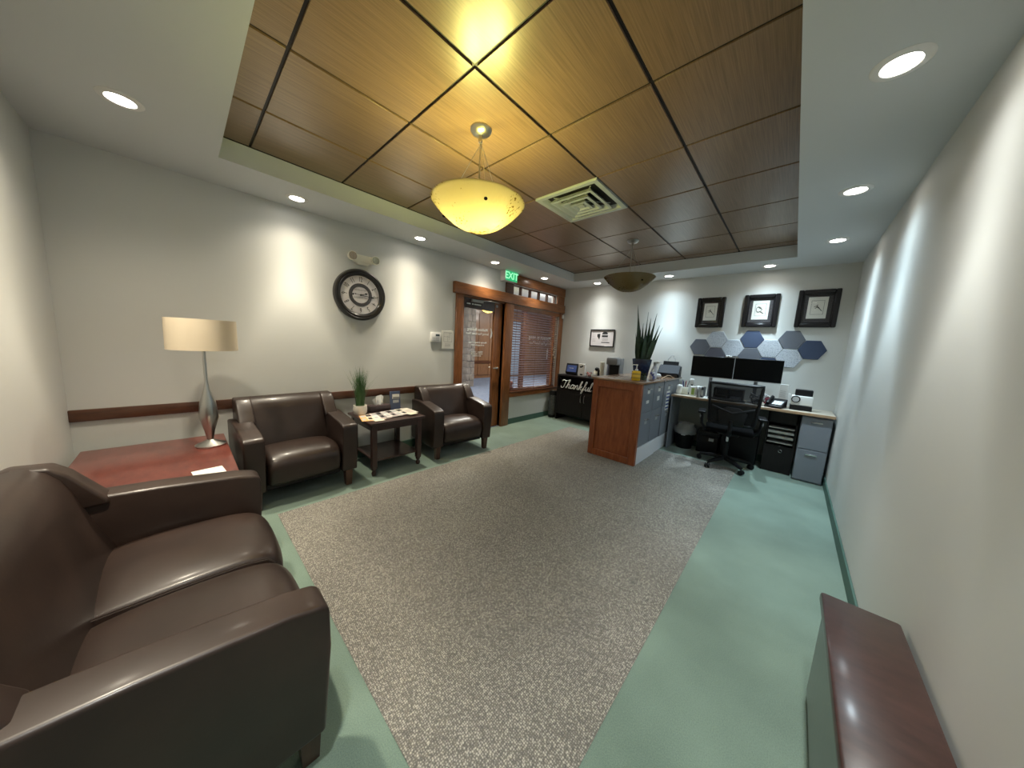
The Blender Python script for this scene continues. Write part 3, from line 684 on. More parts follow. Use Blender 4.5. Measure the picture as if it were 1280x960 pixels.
# things on it
t = thing('potted_grass', 'tall green grass plant in a round white pot on the side table', 'plant', (.20, .88, .575))
MB().lathe([(0, 0), (.052, 0), (.066, .02), (.071, .06), (.068, .105), (.060, .105), (.060, .09), (0, .09)], n=28, cap=False).obj('pot', mat('white_ceramic', (.74, .70, .62), .5), t)
m_ = MB()
for k in range(210):
    a = random.uniform(0, 2*PI); r0 = random.uniform(0, .045); L_ = random.uniform(.28, .47); ln = random.uniform(.005, .10) if k < 196 else random.uniform(.12, .20)
    b = a + random.uniform(-.5, .5); x0, y0 = r0*math.cos(a), r0*math.sin(a); w_ = .0035
    pts = [Vector((x0+ln*u*u*math.cos(b), y0+ln*u*u*math.sin(b), .085+L_*u*(1-.12*u*ln*8))) for u in (0, .35, .7, 1)]
    d = Vector((-math.sin(b), math.cos(b), 0))*w_
    for i, (p, q_) in enumerate(zip(pts, pts[1:])):
        f0, f1 = 1-i*.3, 1-(i+1)*.31; m_.quad(p-d*f0, p+d*f0, q_+d*f1, q_-d*f1)
stuff(m_.obj('grass_blades', M['grass'], t, smooth=False))
t = thing('tissue_box', 'dark brown tissue box cover with a white tissue, behind the magazines', 'tissue box', (.13, 1.115, .575))
MB().box(-.055, .055, -.122, .122, 0, .072, .006, 2).obj('cover', mat('brown_box_leather', (.06, .04, .042), .4), t)
m_ = MB(); b = m_.bm
pts = [((-.02, -.045, .070), (.0, -.075, .135)), ((.02, -.03, .070), (.02, -.04, .165)), ((-.015, -.01, .07), (-.02, -.01, .175)), ((.02, .015, .07), (.012, .025, .19)), ((-.01, .035, .07), (.005, .055, .165)), ((.01, .045, .07), (.0, .05, .12))]
vs = [(b.verts.new(p), b.verts.new(q_)) for p, q_ in pts]
for (a, c), (d, e) in zip(vs, vs[1:]): b.faces.new((a, d, e, c))
o = m_.obj('tissue', M['tissue'], t, smooth=False); o.modifiers.new('t', 'SOLIDIFY').thickness = .002
t = thing('brochure_stand', 'upright blue brochure in a holder beside the tissue box', 'brochure', (.17, 1.295, .575), math.radians(-5))
MB().box(-.006, .004, -.062, .062, .0, .222, .001, 1, rot=Matrix.Rotation(math.radians(-6), 3, 'Y')).obj('brochure', mat('brochure_blue', (.07, .09, .16), .4), t)
m_ = MB().box(-.0145, -.0140, -.035, .045, .12, .18); m_.m(0)
MB().box(.010, .0114, -.038, .048, .135, .19, rot=None).obj('photo_panel', M['paper'], t)
MB().box(.0115, .0122, -.03, .046, .128, .155).obj('photo_dark', M['ink_grey'], t)
MB().box(.0118, .0125, -.03, .04, .085, .118).obj('text_panel', M['grey_lt'], t)
cols = [(.62, .33, .10), (.60, .50, .40), (.66, .56, .52), (.22, .20, .20), (.60, .56, .52), (.35, .30, .30), (.58, .57, .53), (.62, .58, .50)]
mags = ['with an orange cover, leftmost of the fanned row', 'with a pale peach cover, second from the left', 'with a pink cover, third from the left', 'with a dark photo cover, fourth from the left',
        'with a beige cover, fifth from the left', 'with a grey brown cover, sixth from the left', 'with a pale grey cover, seventh from the left', 'with a cream cover, rightmost of the fanned row']
for k, c in enumerate(cols):
    t = thing('magazine', 'magazine ' + mags[k] + ' on the side table', 'magazine', (.40 - .004*k, .885+.062*k, .5765+.0022*k), math.radians(-14+2*k), 'fanned magazines on the side table')
    MB().box(-.135, .135, -.075, .095, -.001, .0005, 0).obj('pages', M['paper'], t)
    MB().box(-.136, .136, -.076, .096, .0005, .0012, 0).obj('cover', mat('cover', c, .35, var=(11, tuple(min(1, v*1.35) for v in c), .45, .6)), t)
    m_ = MB(); m_.box(-.11, -.03, -.068, -.025 + .01*(k % 3), .0012, .0016); m_.box(.02, .10, -.065, -.03, .0012, .0016); m_.obj('cover_print', M['ink'] if k % 2 else M['grey_lt'], t)
for (x, y, r, lab) in ((.555, .935, -.1, 'cream note card at the left front edge of the side table'), (.545, 1.315, .12, 'cream note card at the right front edge of the side table')):
    tag(MB().box(-.03, .03, -.05, .05, 0, .003).obj('note_card', mat('cream_card', (.72, .70, .55), .8), None, (x, y, .5755 if y < 1 else .5935), r), lab, 'card', 'note cards on the side table')

# corner lamp table, lamp, paper
t = thing('lamp_table', 'red-brown wood lamp table in the corner between sofa and armchair', 'table', (.68, -.575, 0))
MB().box(-.55, .55, -.36, .36, .515, .545, .006, 2).obj('tabletop', M['redwood'], t)
m_ = MB().box(-.5, .5, -.31, -.29, .44, .515); m_.box(-.5, .5, .29, .31, .44, .515); m_.box(-.5, -.48, -.3, .3, .44, .515); m_.box(.48, .5, -.3, .3, .44, .515); m_.obj('apron', M['redwood'], t)
for x in (-.49, .49):
    for y in (-.30, .30): MB().box(x-.025, x+.025, y-.025, y+.025, .004, .515, .003, 1).obj('leg', M['redwood'], t)
t = thing('table_lamp', 'table lamp with a beige drum shade in the corner, switched off', 'lamp', (.45, -.31, .545))
MB().lathe([(0, 0), (.085, 0), (.088, .012), (.05, .03), (.018, .05), (.03, .12), (.055, .22), (.045, .34), (.016, .44), (.010, .50), (.010, .80), (0, .80)], n=28, cap=False).obj('base', M['steel'], t)
MB().lathe([(.19, .727), (.188, .945), (.184, .945), (.186, .727), (.19, .727)], n=48, cap=False).obj('lamp_shade', M['shade'], t)
m_ = MB()
for a in (0, PI*2/3, PI*4/3): m_.tube([(0, 0, .80), (.185*math.cos(a), .185*math.sin(a), .92)], .002, 5)
m_.obj('shade_spider', M['steel'], t)
tag(MB().box(-.10, .10, -.07, .07, 0, .006, .001, 1).obj('booklet', M['paper'], None, (1.10, -.345, .545), .1), 'white booklet on the red-brown lamp table by the sofa arm', 'booklet')

# dark piece at the right edge of the frame
t = thing('console_table', 'dark brown console table against the right wall at the frame edge', 'table', (3.93, .93, 0))
MB().box(-.09, .125, -.42, .42, .44, .48, .01, 2).obj('tabletop', M['espresso'], t)
MB().box(-.075, .12, -.40, .40, .03, .44, .004, 1).obj('body', M['espresso'], t)
for y in (-.36, .36): MB().box(-.07, -.03, y-.02, y+.02, .004, .03).obj('leg', M['espresso'], t); MB().box(.07, .11, y-.02, y+.02, .004, .03).obj('leg', M['espresso'], t)

# ---------------------------------------------------------------- black cabinet with the Thankful sign
t = thing('black_cabinet', 'black buffet cabinet with two doors and an open shelf in the back corner', 'cabinet', (.85, 4.775, 0))
cw = .60
m_ = MB(); m_.box(-cw, cw, -.185, .18, .87, .90, .004, 1); m_.obj('top', M['black_wood'], t)
m_ = MB(); m_.box(-cw, -cw+.03, -.18, .175, .0, .87, .003, 1); m_.box(cw-.03, cw, -.18, .175, 0, .87, .003, 1); m_.box(-cw+.03, cw-.03, .16, .175, .12, .87); m_.box(-cw+.03, cw-.03, -.175, .16, .62, .64); m_.box(-cw+.03, cw-.03, -.175, .16, .12, .14)
m_.obj('body', M['black_wood'], t)
MB().box(-.01, .01, -.175, .16, .14, .62).obj('divider', M['black_wood'], t)
for s in (-1, 1):
    x0, x1 = (.004, cw-.032) if s > 0 else (-cw+.032, -.004)
    d = MB().box(x0, x1, -.195, -.178, .145, .618, .003, 1).obj('door', M['black_wood'], t)
    MB().box(x0+.06, x1-.06, -.199, -.195, .20, .56, .003, 1).obj('door_panel', M['black_wood'], d)
    MB().tube([(.035*s, -.197, .42), (.035*s, -.217, .435), (.035*s, -.22, .49), (.035*s, -.217, .545), (.035*s, -.197, .56)], .006).obj('door_handle', M['steel'], d)
m_ = MB()
m_.tube([(-cw+.04, -.165, .65), (-cw+.21, -.165, .86)], .008, 6); m_.tube([(-cw+.04, -.16, .86), (-cw+.21, -.16, .65)], .008, 6); m_.obj('cross_rack', M['black_wood'], t)
# script sign
def smoothline(P, k=8):
    out = []; n = len(P)
    for i in range(n-1):
        p0, p1, p2, p3 = P[max(i-1, 0)], P[i], P[i+1], P[min(i+2, n-1)]
        for j in range(k):
            u = j/k
            out.append(tuple(.5*((2*p1[c]) + (-p0[c]+p2[c])*u + (2*p0[c]-5*p1[c]+4*p2[c]-p3[c])*u*u + (-p0[c]+3*p1[c]-3*p2[c]+p3[c])*u**3) for c in (0, 1)))
    out.append(P[-1]); return out
LET = {'T': ([[(-.05, .75), (.15, .95), (.5, .88), (.85, .98)], [(.48, .9), (.42, .5), (.30, .05), (.05, .0), (-.02, .2)]], .72),
       'h': ([[(-.1, .0), (.15, .5), (.28, 1.0), (.16, .95), (.08, .4), (.02, .0), (.15, .38), (.3, .5), (.34, .3), (.32, .05), (.45, .02), (.55, .12)]], .55),
       'a': ([[(.38, .42), (.2, .5), (.02, .3), (.06, .03), (.2, .02), (.36, .25), (.42, .48), (.36, .1), (.44, .0), (.56, .12)]], .54),
       'n': ([[(.0, .45), (.06, .3), (.02, .0), (.12, .34), (.28, .5), (.34, .35), (.30, .08), (.42, .0), (.54, .12)]], .52),
       'k': ([[(-.04, .1), (.18, .6), (.26, 1.0), (.14, .9), (.06, .3), (.04, .0), (.14, .3), (.3, .48), (.32, .32), (.16, .24), (.30, .04), (.44, .0), (.54, .12)]], .52),
       'f': ([[(-.04, .1), (.18, .5), (.32, .95), (.20, 1.0), (.12, .5), (.04, -.2), (-.04, -.42), (-.10, -.25), (.06, .0), (.3, .12)]], .30),
       'u': ([[(.0, .12), (.06, .46), (.05, .12), (.15, .0), (.3, .18), (.36, .47), (.35, .12), (.44, .0), (.54, .12)]], .52),
       'l': ([[(-.02, .1), (.16, .6), (.22, 1.0), (.1, .9), (.04, .2), (.14, .0), (.28, .12)]], .30)}
t = thing('script_sign', 'white cursive Thankful word sign in front of the open shelf', 'sign', (.365, 4.568, .655))
X = 0.0; S_ = .158
for ch in 'Thankful':
    strokes, adv = LET[ch]; m_ = MB()
    for st in strokes:
        P = smoothline(st); m_.tube([((X+p[0]+.22*p[1])*S_*1.06, 0, p[1]*S_) for p in P], .0085, 6, flat=.7)
    m_.obj('letter', M['lettering'], t); X += adv*.98
MB().box(.0, X*S_*1.05, .010, .016, -.006, .006).obj('backing_strip', M['black'], t)

# things on the cabinet
ZC = .90
t = thing('touch_terminal', 'dark blue touch-screen terminal at the left end of the black cabinet', 'terminal', (.475, 4.74, ZC), math.radians(8))
R_ = Matrix.Rotation(math.radians(-14), 3, 'X')
MB().box(-.125, .125, -.014, .014, .02, .225, .02, 3, rot=R_).obj('case', M['black'], t)
MB().box(-.095, .10, -.0205, -.0195, .06, .19, rot=R_).obj('screen', mat('terminal_screen', (.03, .045, .11), .15, emit=((.08, .12, .3), .12)), t)
m_ = MB(); m_.box(-.05, .06, -.022, -.021, .10, .105, rot=R_); m_.box(-.05, .04, -.022, -.021, .13, .137, rot=R_); m_.box(-.07, -.05, -.022, -.021, .08, .09, rot=R_); m_.obj('screen_lines', M['grey_lt'], t)
MB().box(-.10, .10, -.03, .09, 0, .03, .008, 2).obj('stand', M['black'], t)
t = thing('white_carton', 'tall white carton with a small dark print beside the terminal', 'box', (.70, 4.73, ZC), math.radians(6))
MB().box(-.065, .065, -.03, .03, 0, .235, .003, 1).obj('carton', M['white'], t)
m_ = MB(); m_.box(-.03, .005, -.0312, -.0305, .16, .19); m_.box(.005, .03, -.0312, -.0305, .175, .205); m_.box(-.02, .03, -.0312, -.0305, .02, .045); m_.obj('print', M['ink'], t)
t = thing('candy_jar', 'small glass jar of red and white sweets on the black cabinet', 'jar', (.865, 4.72, ZC))
MB().lathe([(0, 0), (.05, 0), (.062, .03), (.06, .08), (.045, .10), (.042, .10), (.056, .078), (.058, .03), (.048, .006), (0, .006)], n=24, cap=False).obj('jar', M['glass'], t)
m_ = MB()
M['redw'] = mat('sweet_wrappers', (.6, .1, .08), .5, var=(40, (.85, .8, .75), .45, .55))
for k in range(26): m_.ball((random.uniform(-.035, .035), random.uniform(-.035, .035), random.uniform(.018, .085)), .013, u=8, v=6)
stuff(m_.obj('sweets', M['redw'], t))
t = thing('plush_owl', 'tiny black and cream figurine behind the sweet jar', 'figurine', (.94, 4.84, ZC))
MB().ball((0, 0, .07), .055, (1, .8, 1.2)).obj('body', M['cream'], t); MB().ball((.015, -.01, .155), .04, (1, .9, .9)).obj('head', M['black'], t)
t = thing('white_mug', 'small white mug standing before the black mug', 'mug', (.99, 4.69, ZC))
MB().lathe([(0, 0), (.034, 0), (.038, .01), (.038, .07), (.034, .07), (.034, .012), (0, .012)], n=24, cap=False).obj('cup', M['white'], t)
MB().tube([(-.036, 0, .058), (-.058, 0, .055), (-.06, 0, .03), (-.036, 0, .018)], .005).obj('handle', M['white'], t)
t = thing('black_mug', 'round black mug beside the stack of paper cups', 'mug', (1.045, 4.80, ZC))
MB().lathe([(0, 0), (.04, 0), (.055, .03), (.055, .14), (.050, .15), (.047, .14), (.047, .03), (0, .02)], n=24, cap=False).obj('cup', M['black'], t)
t = thing('paper_cup_stack', 'stack of cream paper cups left of the coffee machine', 'cups', (1.115, 4.71, ZC))
for k in range(5): MB().lathe([(0, 0), (.028, 0), (.040, .095), (.042, .098), (.040, .1), (.037, .1), (.026, .004), (0, .004)], n=20, cap=False).obj('paper_cup', M['cream'], t, (0, 0, .20-k*.045 if k < 5 else 0))
MB().lathe([(0, 0), (.045, 0), (.045, .02), (.0, .02)], n=20, cap=False).obj('cup_tray', M['grey_lt'], t)
t = thing('coffee_machine', 'grey single-serve coffee machine on the black cabinet', 'coffee machine', (1.32, 4.78, ZC))
m_ = MB().box(-.10, .10, -.02, .14, 0, .385, .012, 2); m_.box(-.10, .10, -.15, -.02, .27, .385, .012, 2); m_.box(-.10, .10, -.15, 0, 0, .03, .006, 2); m_.obj('body', mat('grey_machine', (.17, .175, .18), .35, coat=.3), t)
MB().box(-.085, .085, -.024, -.018, .04, .265).obj('dispensing_bay', M['black'], t)
MB().box(-.135, -.10, -.04, .12, .02, .37, .012, 2).obj('water_tank', mat('tank_plastic', (.30, .33, .42), .15), t)
m_ = MB().box(-.08, .08, -.14, -.02, .385, .40, .006, 2); m_.obj('lid', M['grey_lt'], t)
# slim tower by the wall
t = thing('tower_purifier', 'slim black tower air purifier with silver top beside the black cabinet', 'air purifier', (.135, 4.66, 0))
MB().lathe([(0, .004), (.075, .004), (.08, .03), (.078, .52), (.07, .545), (0, .55)], n=28, cap=False).obj('body', M['black'], t)
m_ = MB()
for k in range(20): m_.box(.02, .0765, -.05, .05, .08+k*.02, .085+k*.02, 0, rot=None)
m_ = MB().lathe([(.0805, .06), (.0805, .46)], n=28, cap=False); m_.obj('grille', mat('purifier_grille', (.08, .085, .085), .5, var=(90, (.02, .02, .02), .45, .55)), t)
MB().prism([(-.055, -.03), (0, -.06), (.055, -.03), (.03, .05), (0, .0), (-.03, .05)], 'z', .546, .56, .004, 2).obj('top_panel', M['chrome'], t)

# ---------------------------------------------------------------- peninsula
t = thing('reception_peninsula', 'reception peninsula with cherry end panel, wood top and white plinth', 'counter', (0, 0, 0))
MB().box(1.665, 2.355, 3.312, 4.97, 1.035, 1.062, .006, 2).obj('countertop', M['counter'], t)
MB().box(1.69, 2.335, 3.345, 3.375, .004, 1.035, .003, 1).obj('end_panel', M['cherry'], t)
f = .075
MB().box(1.69, 1.69+f, 3.322, 3.348, .004, 1.035, .004, 1).obj('panel_stile', M['cherry'], t)
MB().box(2.335-f-.015, 2.335, 3.322, 3.348, .004, 1.035, .004, 1).obj('panel_stile', M['cherry'], t)
MB().box(1.69+f, 2.335-f-.015, 3.322, 3.348, .004, .004+f+.01, .004, 1).obj('panel_rail', M['cherry'], t)
MB().box(1.69+f, 2.335-f-.015, 3.322, 3.348, 1.035-f-.02, 1.035, .004, 1).obj('panel_rail', M['cherry'], t)
MB().box(1.69, 1.71, 3.375, 4.965, .004, 1.035).obj('back_panel', M['cherry'], t)
m_ = MB().box(1.72, 2.335, 3.38, 4.05, .004, .215, .003, 1); m_.box(1.72, 2.325, 4.06, 4.965, .004, .215, .003, 1); m_.obj('plinth', mat('white_plinth', (.66, .67, .70), .5), t)
MB().box(2.20, 2.325, 4.62, 4.965, .216, 1.035, .002, 1).obj('end_filler', M['grey_steel'], t)
cabl = ['nearest the cherry end panel', 'in the middle of the peninsula', 'with striped blue notices, nearest the desk']
for k in range(3):
    y0 = 3.385 + .413*k; w_ = .405; xf = 2.325 if k < 2 else 2.332
    t = thing('file_cabinet', 'grey two-drawer steel file cabinet ' + cabl[k], 'file cabinet', (1.73, y0, .216), 0, 'file cabinets under the peninsula top')
    MB().box(0, xf-1.73-.016, 0, w_, 0, .812, .003, 1).obj('cabinet_body', M['grey_steel'], t)
    for z0, z1 in ((.008, .44), (.448, .808)):
        d = MB().box(xf-1.73-.015, xf-1.73, .006, w_-.006, z0, z1, .004, 1).obj('drawer', M['grey_steel'], t)
        F = xf-1.73
        zc = z1-.07 if z0 > .1 else z1-.10
        MB().tube([(F, w_*.42, zc+.012), (F+.022, w_*.42, zc+.008), (F+.022, w_*.66, zc+.008), (F, w_*.66, zc+.012)], .006, 6).obj('drawer_handle', M['chrome'], d)
        MB().box(F, F+.002, w_*.44, w_*.64, zc-.052, zc-.012).obj('label_holder', M['paper'] if z0 > .1 else M['grey_lt'], d)
    if k < 2: MB().box(F, F+.003, w_*.40, w_*.62, .56, .60 if k == 0 else .62).obj('magnet', M['white'], t)
    else:
        m_ = MB().box(F, F+.0015, w_*.32, w_*.70, .38, .66); m_.obj('notice_strip', M['paper'], t)
        m_ = MB()
        for q_ in range(5): m_.box(F+.0015, F+.0025, w_*.34, w_*.69, .40+q_*.052, .422+q_*.052)
        m_.obj('notice_print', mat('blue_ink', (.03, .05, .22), .6), t)

# on the peninsula
ZP = 1.062
t = thing('snake_plant', 'tall snake plant in a square navy glazed pot on the peninsula', 'plant', (2.065, 3.98, ZP), math.radians(18))
def frus(mb, a, b, z0, z1):
    P = [(1, 1), (-1, 1), (-1, -1), (1, -1)]
    va = [mb.bm.verts.new((p[0]*a, p[1]*a, z0)) for p in P]; vb = [mb.bm.verts.new((p[0]*b, p[1]*b, z1)) for p in P]
    for i in range(4): mb.bm.faces.new((va[i], va[(i+1) % 4], vb[(i+1) % 4], vb[i]))
    return va, vb
m_ = MB(); va, _ = frus(m_, .085, .125, 0, .265); m_.bm.faces.new(va[::-1]); frus(m_, .125, .112, .265, .265); frus(m_, .112, .10, .265, .22)
o = m_.obj('pot', M['blue_glaze'], t)
MB().box(-.103, .103, -.103, .103, .205, .225).obj('soil', mat('soil', (.03, .02, .012), .95, bump=(60, .5, 3, .005)), t)
lv = [(-.05, .0, .70, -.085, .02), (-.065, .03, .36, -.06, .0), (-.02, -.02, .48, -.02, .03), (.0, .03, .62, .01, .0), (.03, -.02, .50, .02, .05), (.045, .03, .60, .075, -.02), (.06, -.03, .46, .11, .0), (.07, .01, .44, .14, .02), (.01, -.05, .40, .0, -.03), (-.04, .05, .42, -.03, .04), (.03, .06, .55, .02, .02), (-.01, .0, .30, .02, -.02)]
for (x, y, hh, lx, ly) in lv:
    m_ = MB(); n = 9; rows = []; tw = random.uniform(-.6, .6)
    for i in range(n+1):
        u = i/n; c = Vector((x + lx*u**1.3, y + ly*u, .21 + hh*1.14*u)); wd = .024*(1-u**3.5)*(0.75+.5*math.sin(PI*min(u*1.3, 1))) + .0008; a = tw + 1.0*u
        d = Vector((math.cos(a), math.sin(a), 0)); nn = Vector((-math.sin(a), math.cos(a), 0))
        rows.append([m_.bm.verts.new(c-d*wd), m_.bm.verts.new(c+nn*wd*.35), m_.bm.verts.new(c+d*wd), m_.bm.verts.new(c+nn*(wd*.35-.003))])
    for A, B in zip(rows, rows[1:]):
        for i in range(4): m_.bm.faces.new((A[i], A[(i+1) % 4], B[(i+1) % 4], B[i]))
    m_.bm.faces.new(rows[0]); m_.bm.faces.new(rows[-1][::-1]); bmesh.ops.recalc_face_normals(m_.bm, faces=m_.bm.faces[:]); m_.obj('leaf', M['leaf'], t)
t = thing('soap_bottle', 'clear pump bottle of yellow liquid soap at the near corner of the peninsula', 'bottle', (2.19, 3.47, ZP), math.radians(35))
MB().box(-.052, .052, -.026, .026, 0, .125, .014, 3).obj('bottle', mat('yellow_soap', (.78, .50, .02), .15, coat=.6), t)
m_ = MB().box(-.0525, .0525, -.0265, .0265, .082, .088); m_.box(-.0525, .0525, -.0265, .0265, .035, .04); m_.obj('label_lines', M['ink'], t)
m_ = MB().lathe([(.02, .125), (.018, .145), (.006, .15), (.006, .19), (.013, .192), (.013, .205), (0, .206)], n=18, cap=False); m_.tube([(0, 0, .198), (-.045, 0, .200), (-.05, 0, .192)], .005); m_.obj('pump', M['white'], t)
t = thing('mini_succulent', 'small dark green succulent in a pot between soap bottle and wipes', 'plant', (2.22, 3.66, ZP))
MB().lathe([(0, 0), (.028, 0), (.036, .05), (.034, .055), (0, .05)], n=18, cap=False).obj('pot', mat('green_pot', (.03, .06, .045), .4), t)
for k in range(9):
    a = k*2*PI/9; MB().tube([(0, 0, .05), (.018*math.cos(a), .018*math.sin(a), .075), (.028*math.cos(a), .028*math.sin(a), .10)], [.007, .006, .001], 6).obj('leaf', M['leaf'], t)
t = thing('spray_bottle', 'white spray bottle with trigger head beside the navy pot', 'bottle', (2.235, 4.0, ZP), math.radians(-20))
MB().lathe([(0, 0), (.036, 0), (.038, .01), (.038, .13), (.02, .17), (.014, .185), (0, .185)], n=22, cap=False).obj('bottle', mat('white_bottle', (.72, .74, .82), .35), t)
m_ = MB().box(-.018, .018, -.016, .016, .185, .235, .006, 2); m_.box(.0, .075, -.012, .012, .215, .24, .005, 2); m_.tube([(.03, 0, .212), (.045, 0, .19), (.04, 0, .165)], .005); m_.obj('trigger_head', M['white'], t)
t = thing('wipes_pack', 'blue and white packet of wipes on the peninsula edge', 'packet', (2.265, 3.86, ZP), math.radians(12))
MB().box(-.032, .032, -.07, .07, 0, .105, .018, 3).obj('packet', mat('wipes_print', (.75, .75, .78), .4, var=(22, (.10, .12, .35), .52, .56)), t)
m_ = MB().prism([(-.05, .10), (-.02, .15), (.01, .125), (.04, .14), (.03, .10)], 'x', -.008, .008); m_.obj('wipe_tissue', M['tissue'], t)
t = thing('bubble_pack', 'crumpled clear and white wrap beyond the wipes packet', 'wrapping', (2.235, 4.15, ZP))
m_ = MB()
for k in range(7): m_.ball((random.uniform(-.03, .03), random.uniform(-.05, .05), .035+.01*random.random()), .032, (1, 1, .9), 8, 6)
m_.obj('wrap', M['tissue'], t)
M['cordm'] = mat('tan_cord', (.45, .33, .22), .5)
tag(MB().tube([(2.29, 4.17, ZP+.004), (2.31, 4.25, ZP+.03), (2.315, 4.36, ZP+.045), (2.32, 4.47, ZP+.035), (2.335, 4.56, ZP+.006), (2.34, 4.60, ZP+.004)], .0045, 6).obj('tan_cord', M['cordm']), 'tan cord arching over the end of the peninsula top', 'cord')
t = thing('document_scanner', 'black and grey sheet-feed scanner on the peninsula near the back wall', 'scanner', (2.225, 4.74, ZP), math.radians(6))
MB().prism([(-.11, 0), (-.12, .05), (-.05, .10), (.03, .17), (.08, .17), (.10, 0)], 'x', -.155, .155, .012, 2).obj('body', M['black'], t)
MB().prism([(-.115, .062), (-.05, .112), (.028, .182), (.032, .176), (-.045, .104), (-.11, .056)], 'x', -.14, .14).obj('top_cover', mat('scanner_grey', (.035, .038, .045), .7, spec=.2), t)
MB().box(-.11, .11, .05, .056, .16, .24, rot=Matrix.Rotation(-.35, 3, 'X')).obj('paper_guide', M['black'], t)
m_ = MB().tube([(-.055, .07, .22), (-.05, .085, .275), (-.02, .09, .30), (-.02, .093, .33), (.02, .093, .33), (.02, .09, .30), (.05, .085, .275), (.055, .07, .22)], .006, 6); m_.obj('tray_extension', M['grey_lt'], t)
MB().box(-.12, .12, -.124, -.118, .012, .042).obj('output_slot', M['black_gloss'], t)

# ---------------------------------------------------------------- desk along the back wall
ZD = .83
t = thing('wall_desk', 'long built-in desk with a light wood edge along the back wall', 'desk', (0, 0, 0))
MB().box(2.362, 4.055, 4.485, 4.975, .80, .828, .004, 1).obj('desktop', mat('desk_laminate', (.36, .32, .26), .45, var=(3, (.42, .38, .31), .4, .6, (1, 6, 1))), t)
MB().box(2.362, 4.055, 4.472, 4.486, .797, ZD, .003, 1).obj('front_edge', M['deskwood'], t)
MB().box(2.362, 2.382, 4.50, 4.97, .004, .80).obj('side_panel', M['grey_steel'], t)
MB().box(2.38, 4.05, 4.955, 4.965, .10, .80).obj('shaded_wall_sheet', mat('under_desk_shade', (.19, .20, .18), .7), t)  # dark sheet: the back wall's shade under the desk, put into the colour
# monitors
def monitor(x0, x1, label):
    t = thing('computer_monitor', label, 'monitor', ((x0+x1)/2, 4.70, 0), 0, 'pair of monitors on the desk')
    h_ = (x1-x0)/2
    MB().box(-h_, h_, -.012, .022, 1.115, 1.412, .004, 1).obj('bezel', M['black'], t)
    MB().box(-h_+.006, h_-.006, -.0135, -.0115, 1.132, 1.405).obj('screen', M['screen'], t)
    MB().box(-h_, h_, -.014, -.010, 1.115, 1.124).obj('chin_strip', M['grey_lt'], t)
    m_ = MB().box(-.02, .02, .022, .05, ZD+.012, 1.30, .004, 1); m_.box(-.06, .06, -.03, .10, ZD, ZD+.012, .004, 1); m_.obj('stand', M['grey_steel'], t)
monitor(2.530, 3.038, 'black computer monitor on the left of the pair above the desk')
monitor(3.044, 3.545, 'black computer monitor on the right of the pair above the desk')
t = thing('webcam', 'small white webcam clipped where the two monitors meet', 'webcam', (2.965, 4.695, 1.414))
MB().box(-.035, .035, -.016, .016, 0, .024, .009, 3).obj('body', M['white'], t); MB().lathe([(0, -.019), (.008, -.018)], 0, .012, 12, cap=False, axis='y').obj('lens', M['black_gloss'], t)
# desk clutter
t = thing('pen_cup', 'white pen cup full of pens at the left end of the desk', 'pen cup', (2.475, 4.70, ZD))
MB().box(-.045, .045, -.04, .04, 0, .105, .006, 2).obj('cup', M['cream'], t)
pc = [(.02, .02, .02), (.5, .05, .05), (.03, .04, .25), (.02, .02, .02), (.75, .75, .75), (.05, .05, .05)]
for k, c in enumerate(pc):
    a = random.uniform(-.03, .03); MB().tube([(a*.5, random.uniform(-.02, .02), .02), (a*2.0, random.uniform(-.04, .04), .19+.01*(k % 3))], .0048, 6).obj('pen', mat('pen', c, .4), t)
t = thing('tissue_pack', 'white crumpled packet leaning by the pen cup', 'packet', (2.415, 4.64, ZD))
MB().box(-.035, .035, -.02, .03, 0, .14, .016, 3, rot=Matrix.Rotation(.1, 3, 'Y')).obj('packet', M['tissue'], t)
t = thing('desk_phone_headset', 'white and black headset dock behind the pen cup', 'headset', (2.545, 4.80, ZD))
m_ = MB().box(-.04, .04, -.03, .03, 0, .02, .005, 2); m_.box(-.012, .012, -.012, .012, .02, .17, .004, 1); m_.obj('dock', M['black'], t)
MB().box(-.03, .028, -.026, -.008, .15, .235, .012, 3).obj('earpiece', M['white'], t)
t = thing('green_label_box', 'white box with a green label standing on the desk', 'box', (2.60, 4.68, ZD), -.1)
MB().box(-.045, .045, -.035, .035, 0, .135, .004, 1).obj('box', M['white'], t); MB().box(-.018, .022, -.0362, -.035, .01, .11).obj('label_panel', mat('lime_print', (.30, .42, .10), .5), t)
for k, (dx, c, lab) in enumerate(((0, (.72, .72, .70), 'white binder beside the green-label box'), (.04, (.45, .46, .46), 'light grey binder, second beside the green-label box'), (.075, (.05, .05, .05), 'black binder, third beside the green-label box'))):
    t = thing('binder', lab, 'binder', (2.665+dx, 4.60, ZD), 0, 'binders on the desk', )
    MB().box(-.014, .014, -.08, .07, 0, .15, .003, 1).obj('cover', mat('binder', c, .5), t); MB().box(-.0145, .0145, -.082, -.08, .03, .11).obj('spine_label', M['grey_lt'], t)
t = thing('desk_organizer', 'black desk organizer with wire shelves under the monitors', 'organizer', (3.02, 4.70, ZD))
m_ = MB().box(-.17, .17, -.04, .12, .145, .157, .003, 1); m_.box(-.17, -.158, -.04, .12, 0, .145); m_.box(.158, .17, -.04, .12, 0, .145); m_.box(-.006, .006, -.04, .12, 0, .145); m_.box(-.16, .16, .11, .12, 0, .15); m_.obj('frame', M['black'], t)
for x in (-.085, .085): MB().box(x-.06, x+.06, -.03, .09, .002, .05, .003, 1).obj('inner_tray', M['grey_steel'] if x > 0 else M['black'], t)
t = thing('keyboard', 'black keyboard on the desk behind the office chair', 'keyboard', (3.02, 4.585, ZD))
MB().box(-.21, .21, -.06, .05, 0, .018, .005, 2).obj('body', M['black'], t)
m_ = MB()
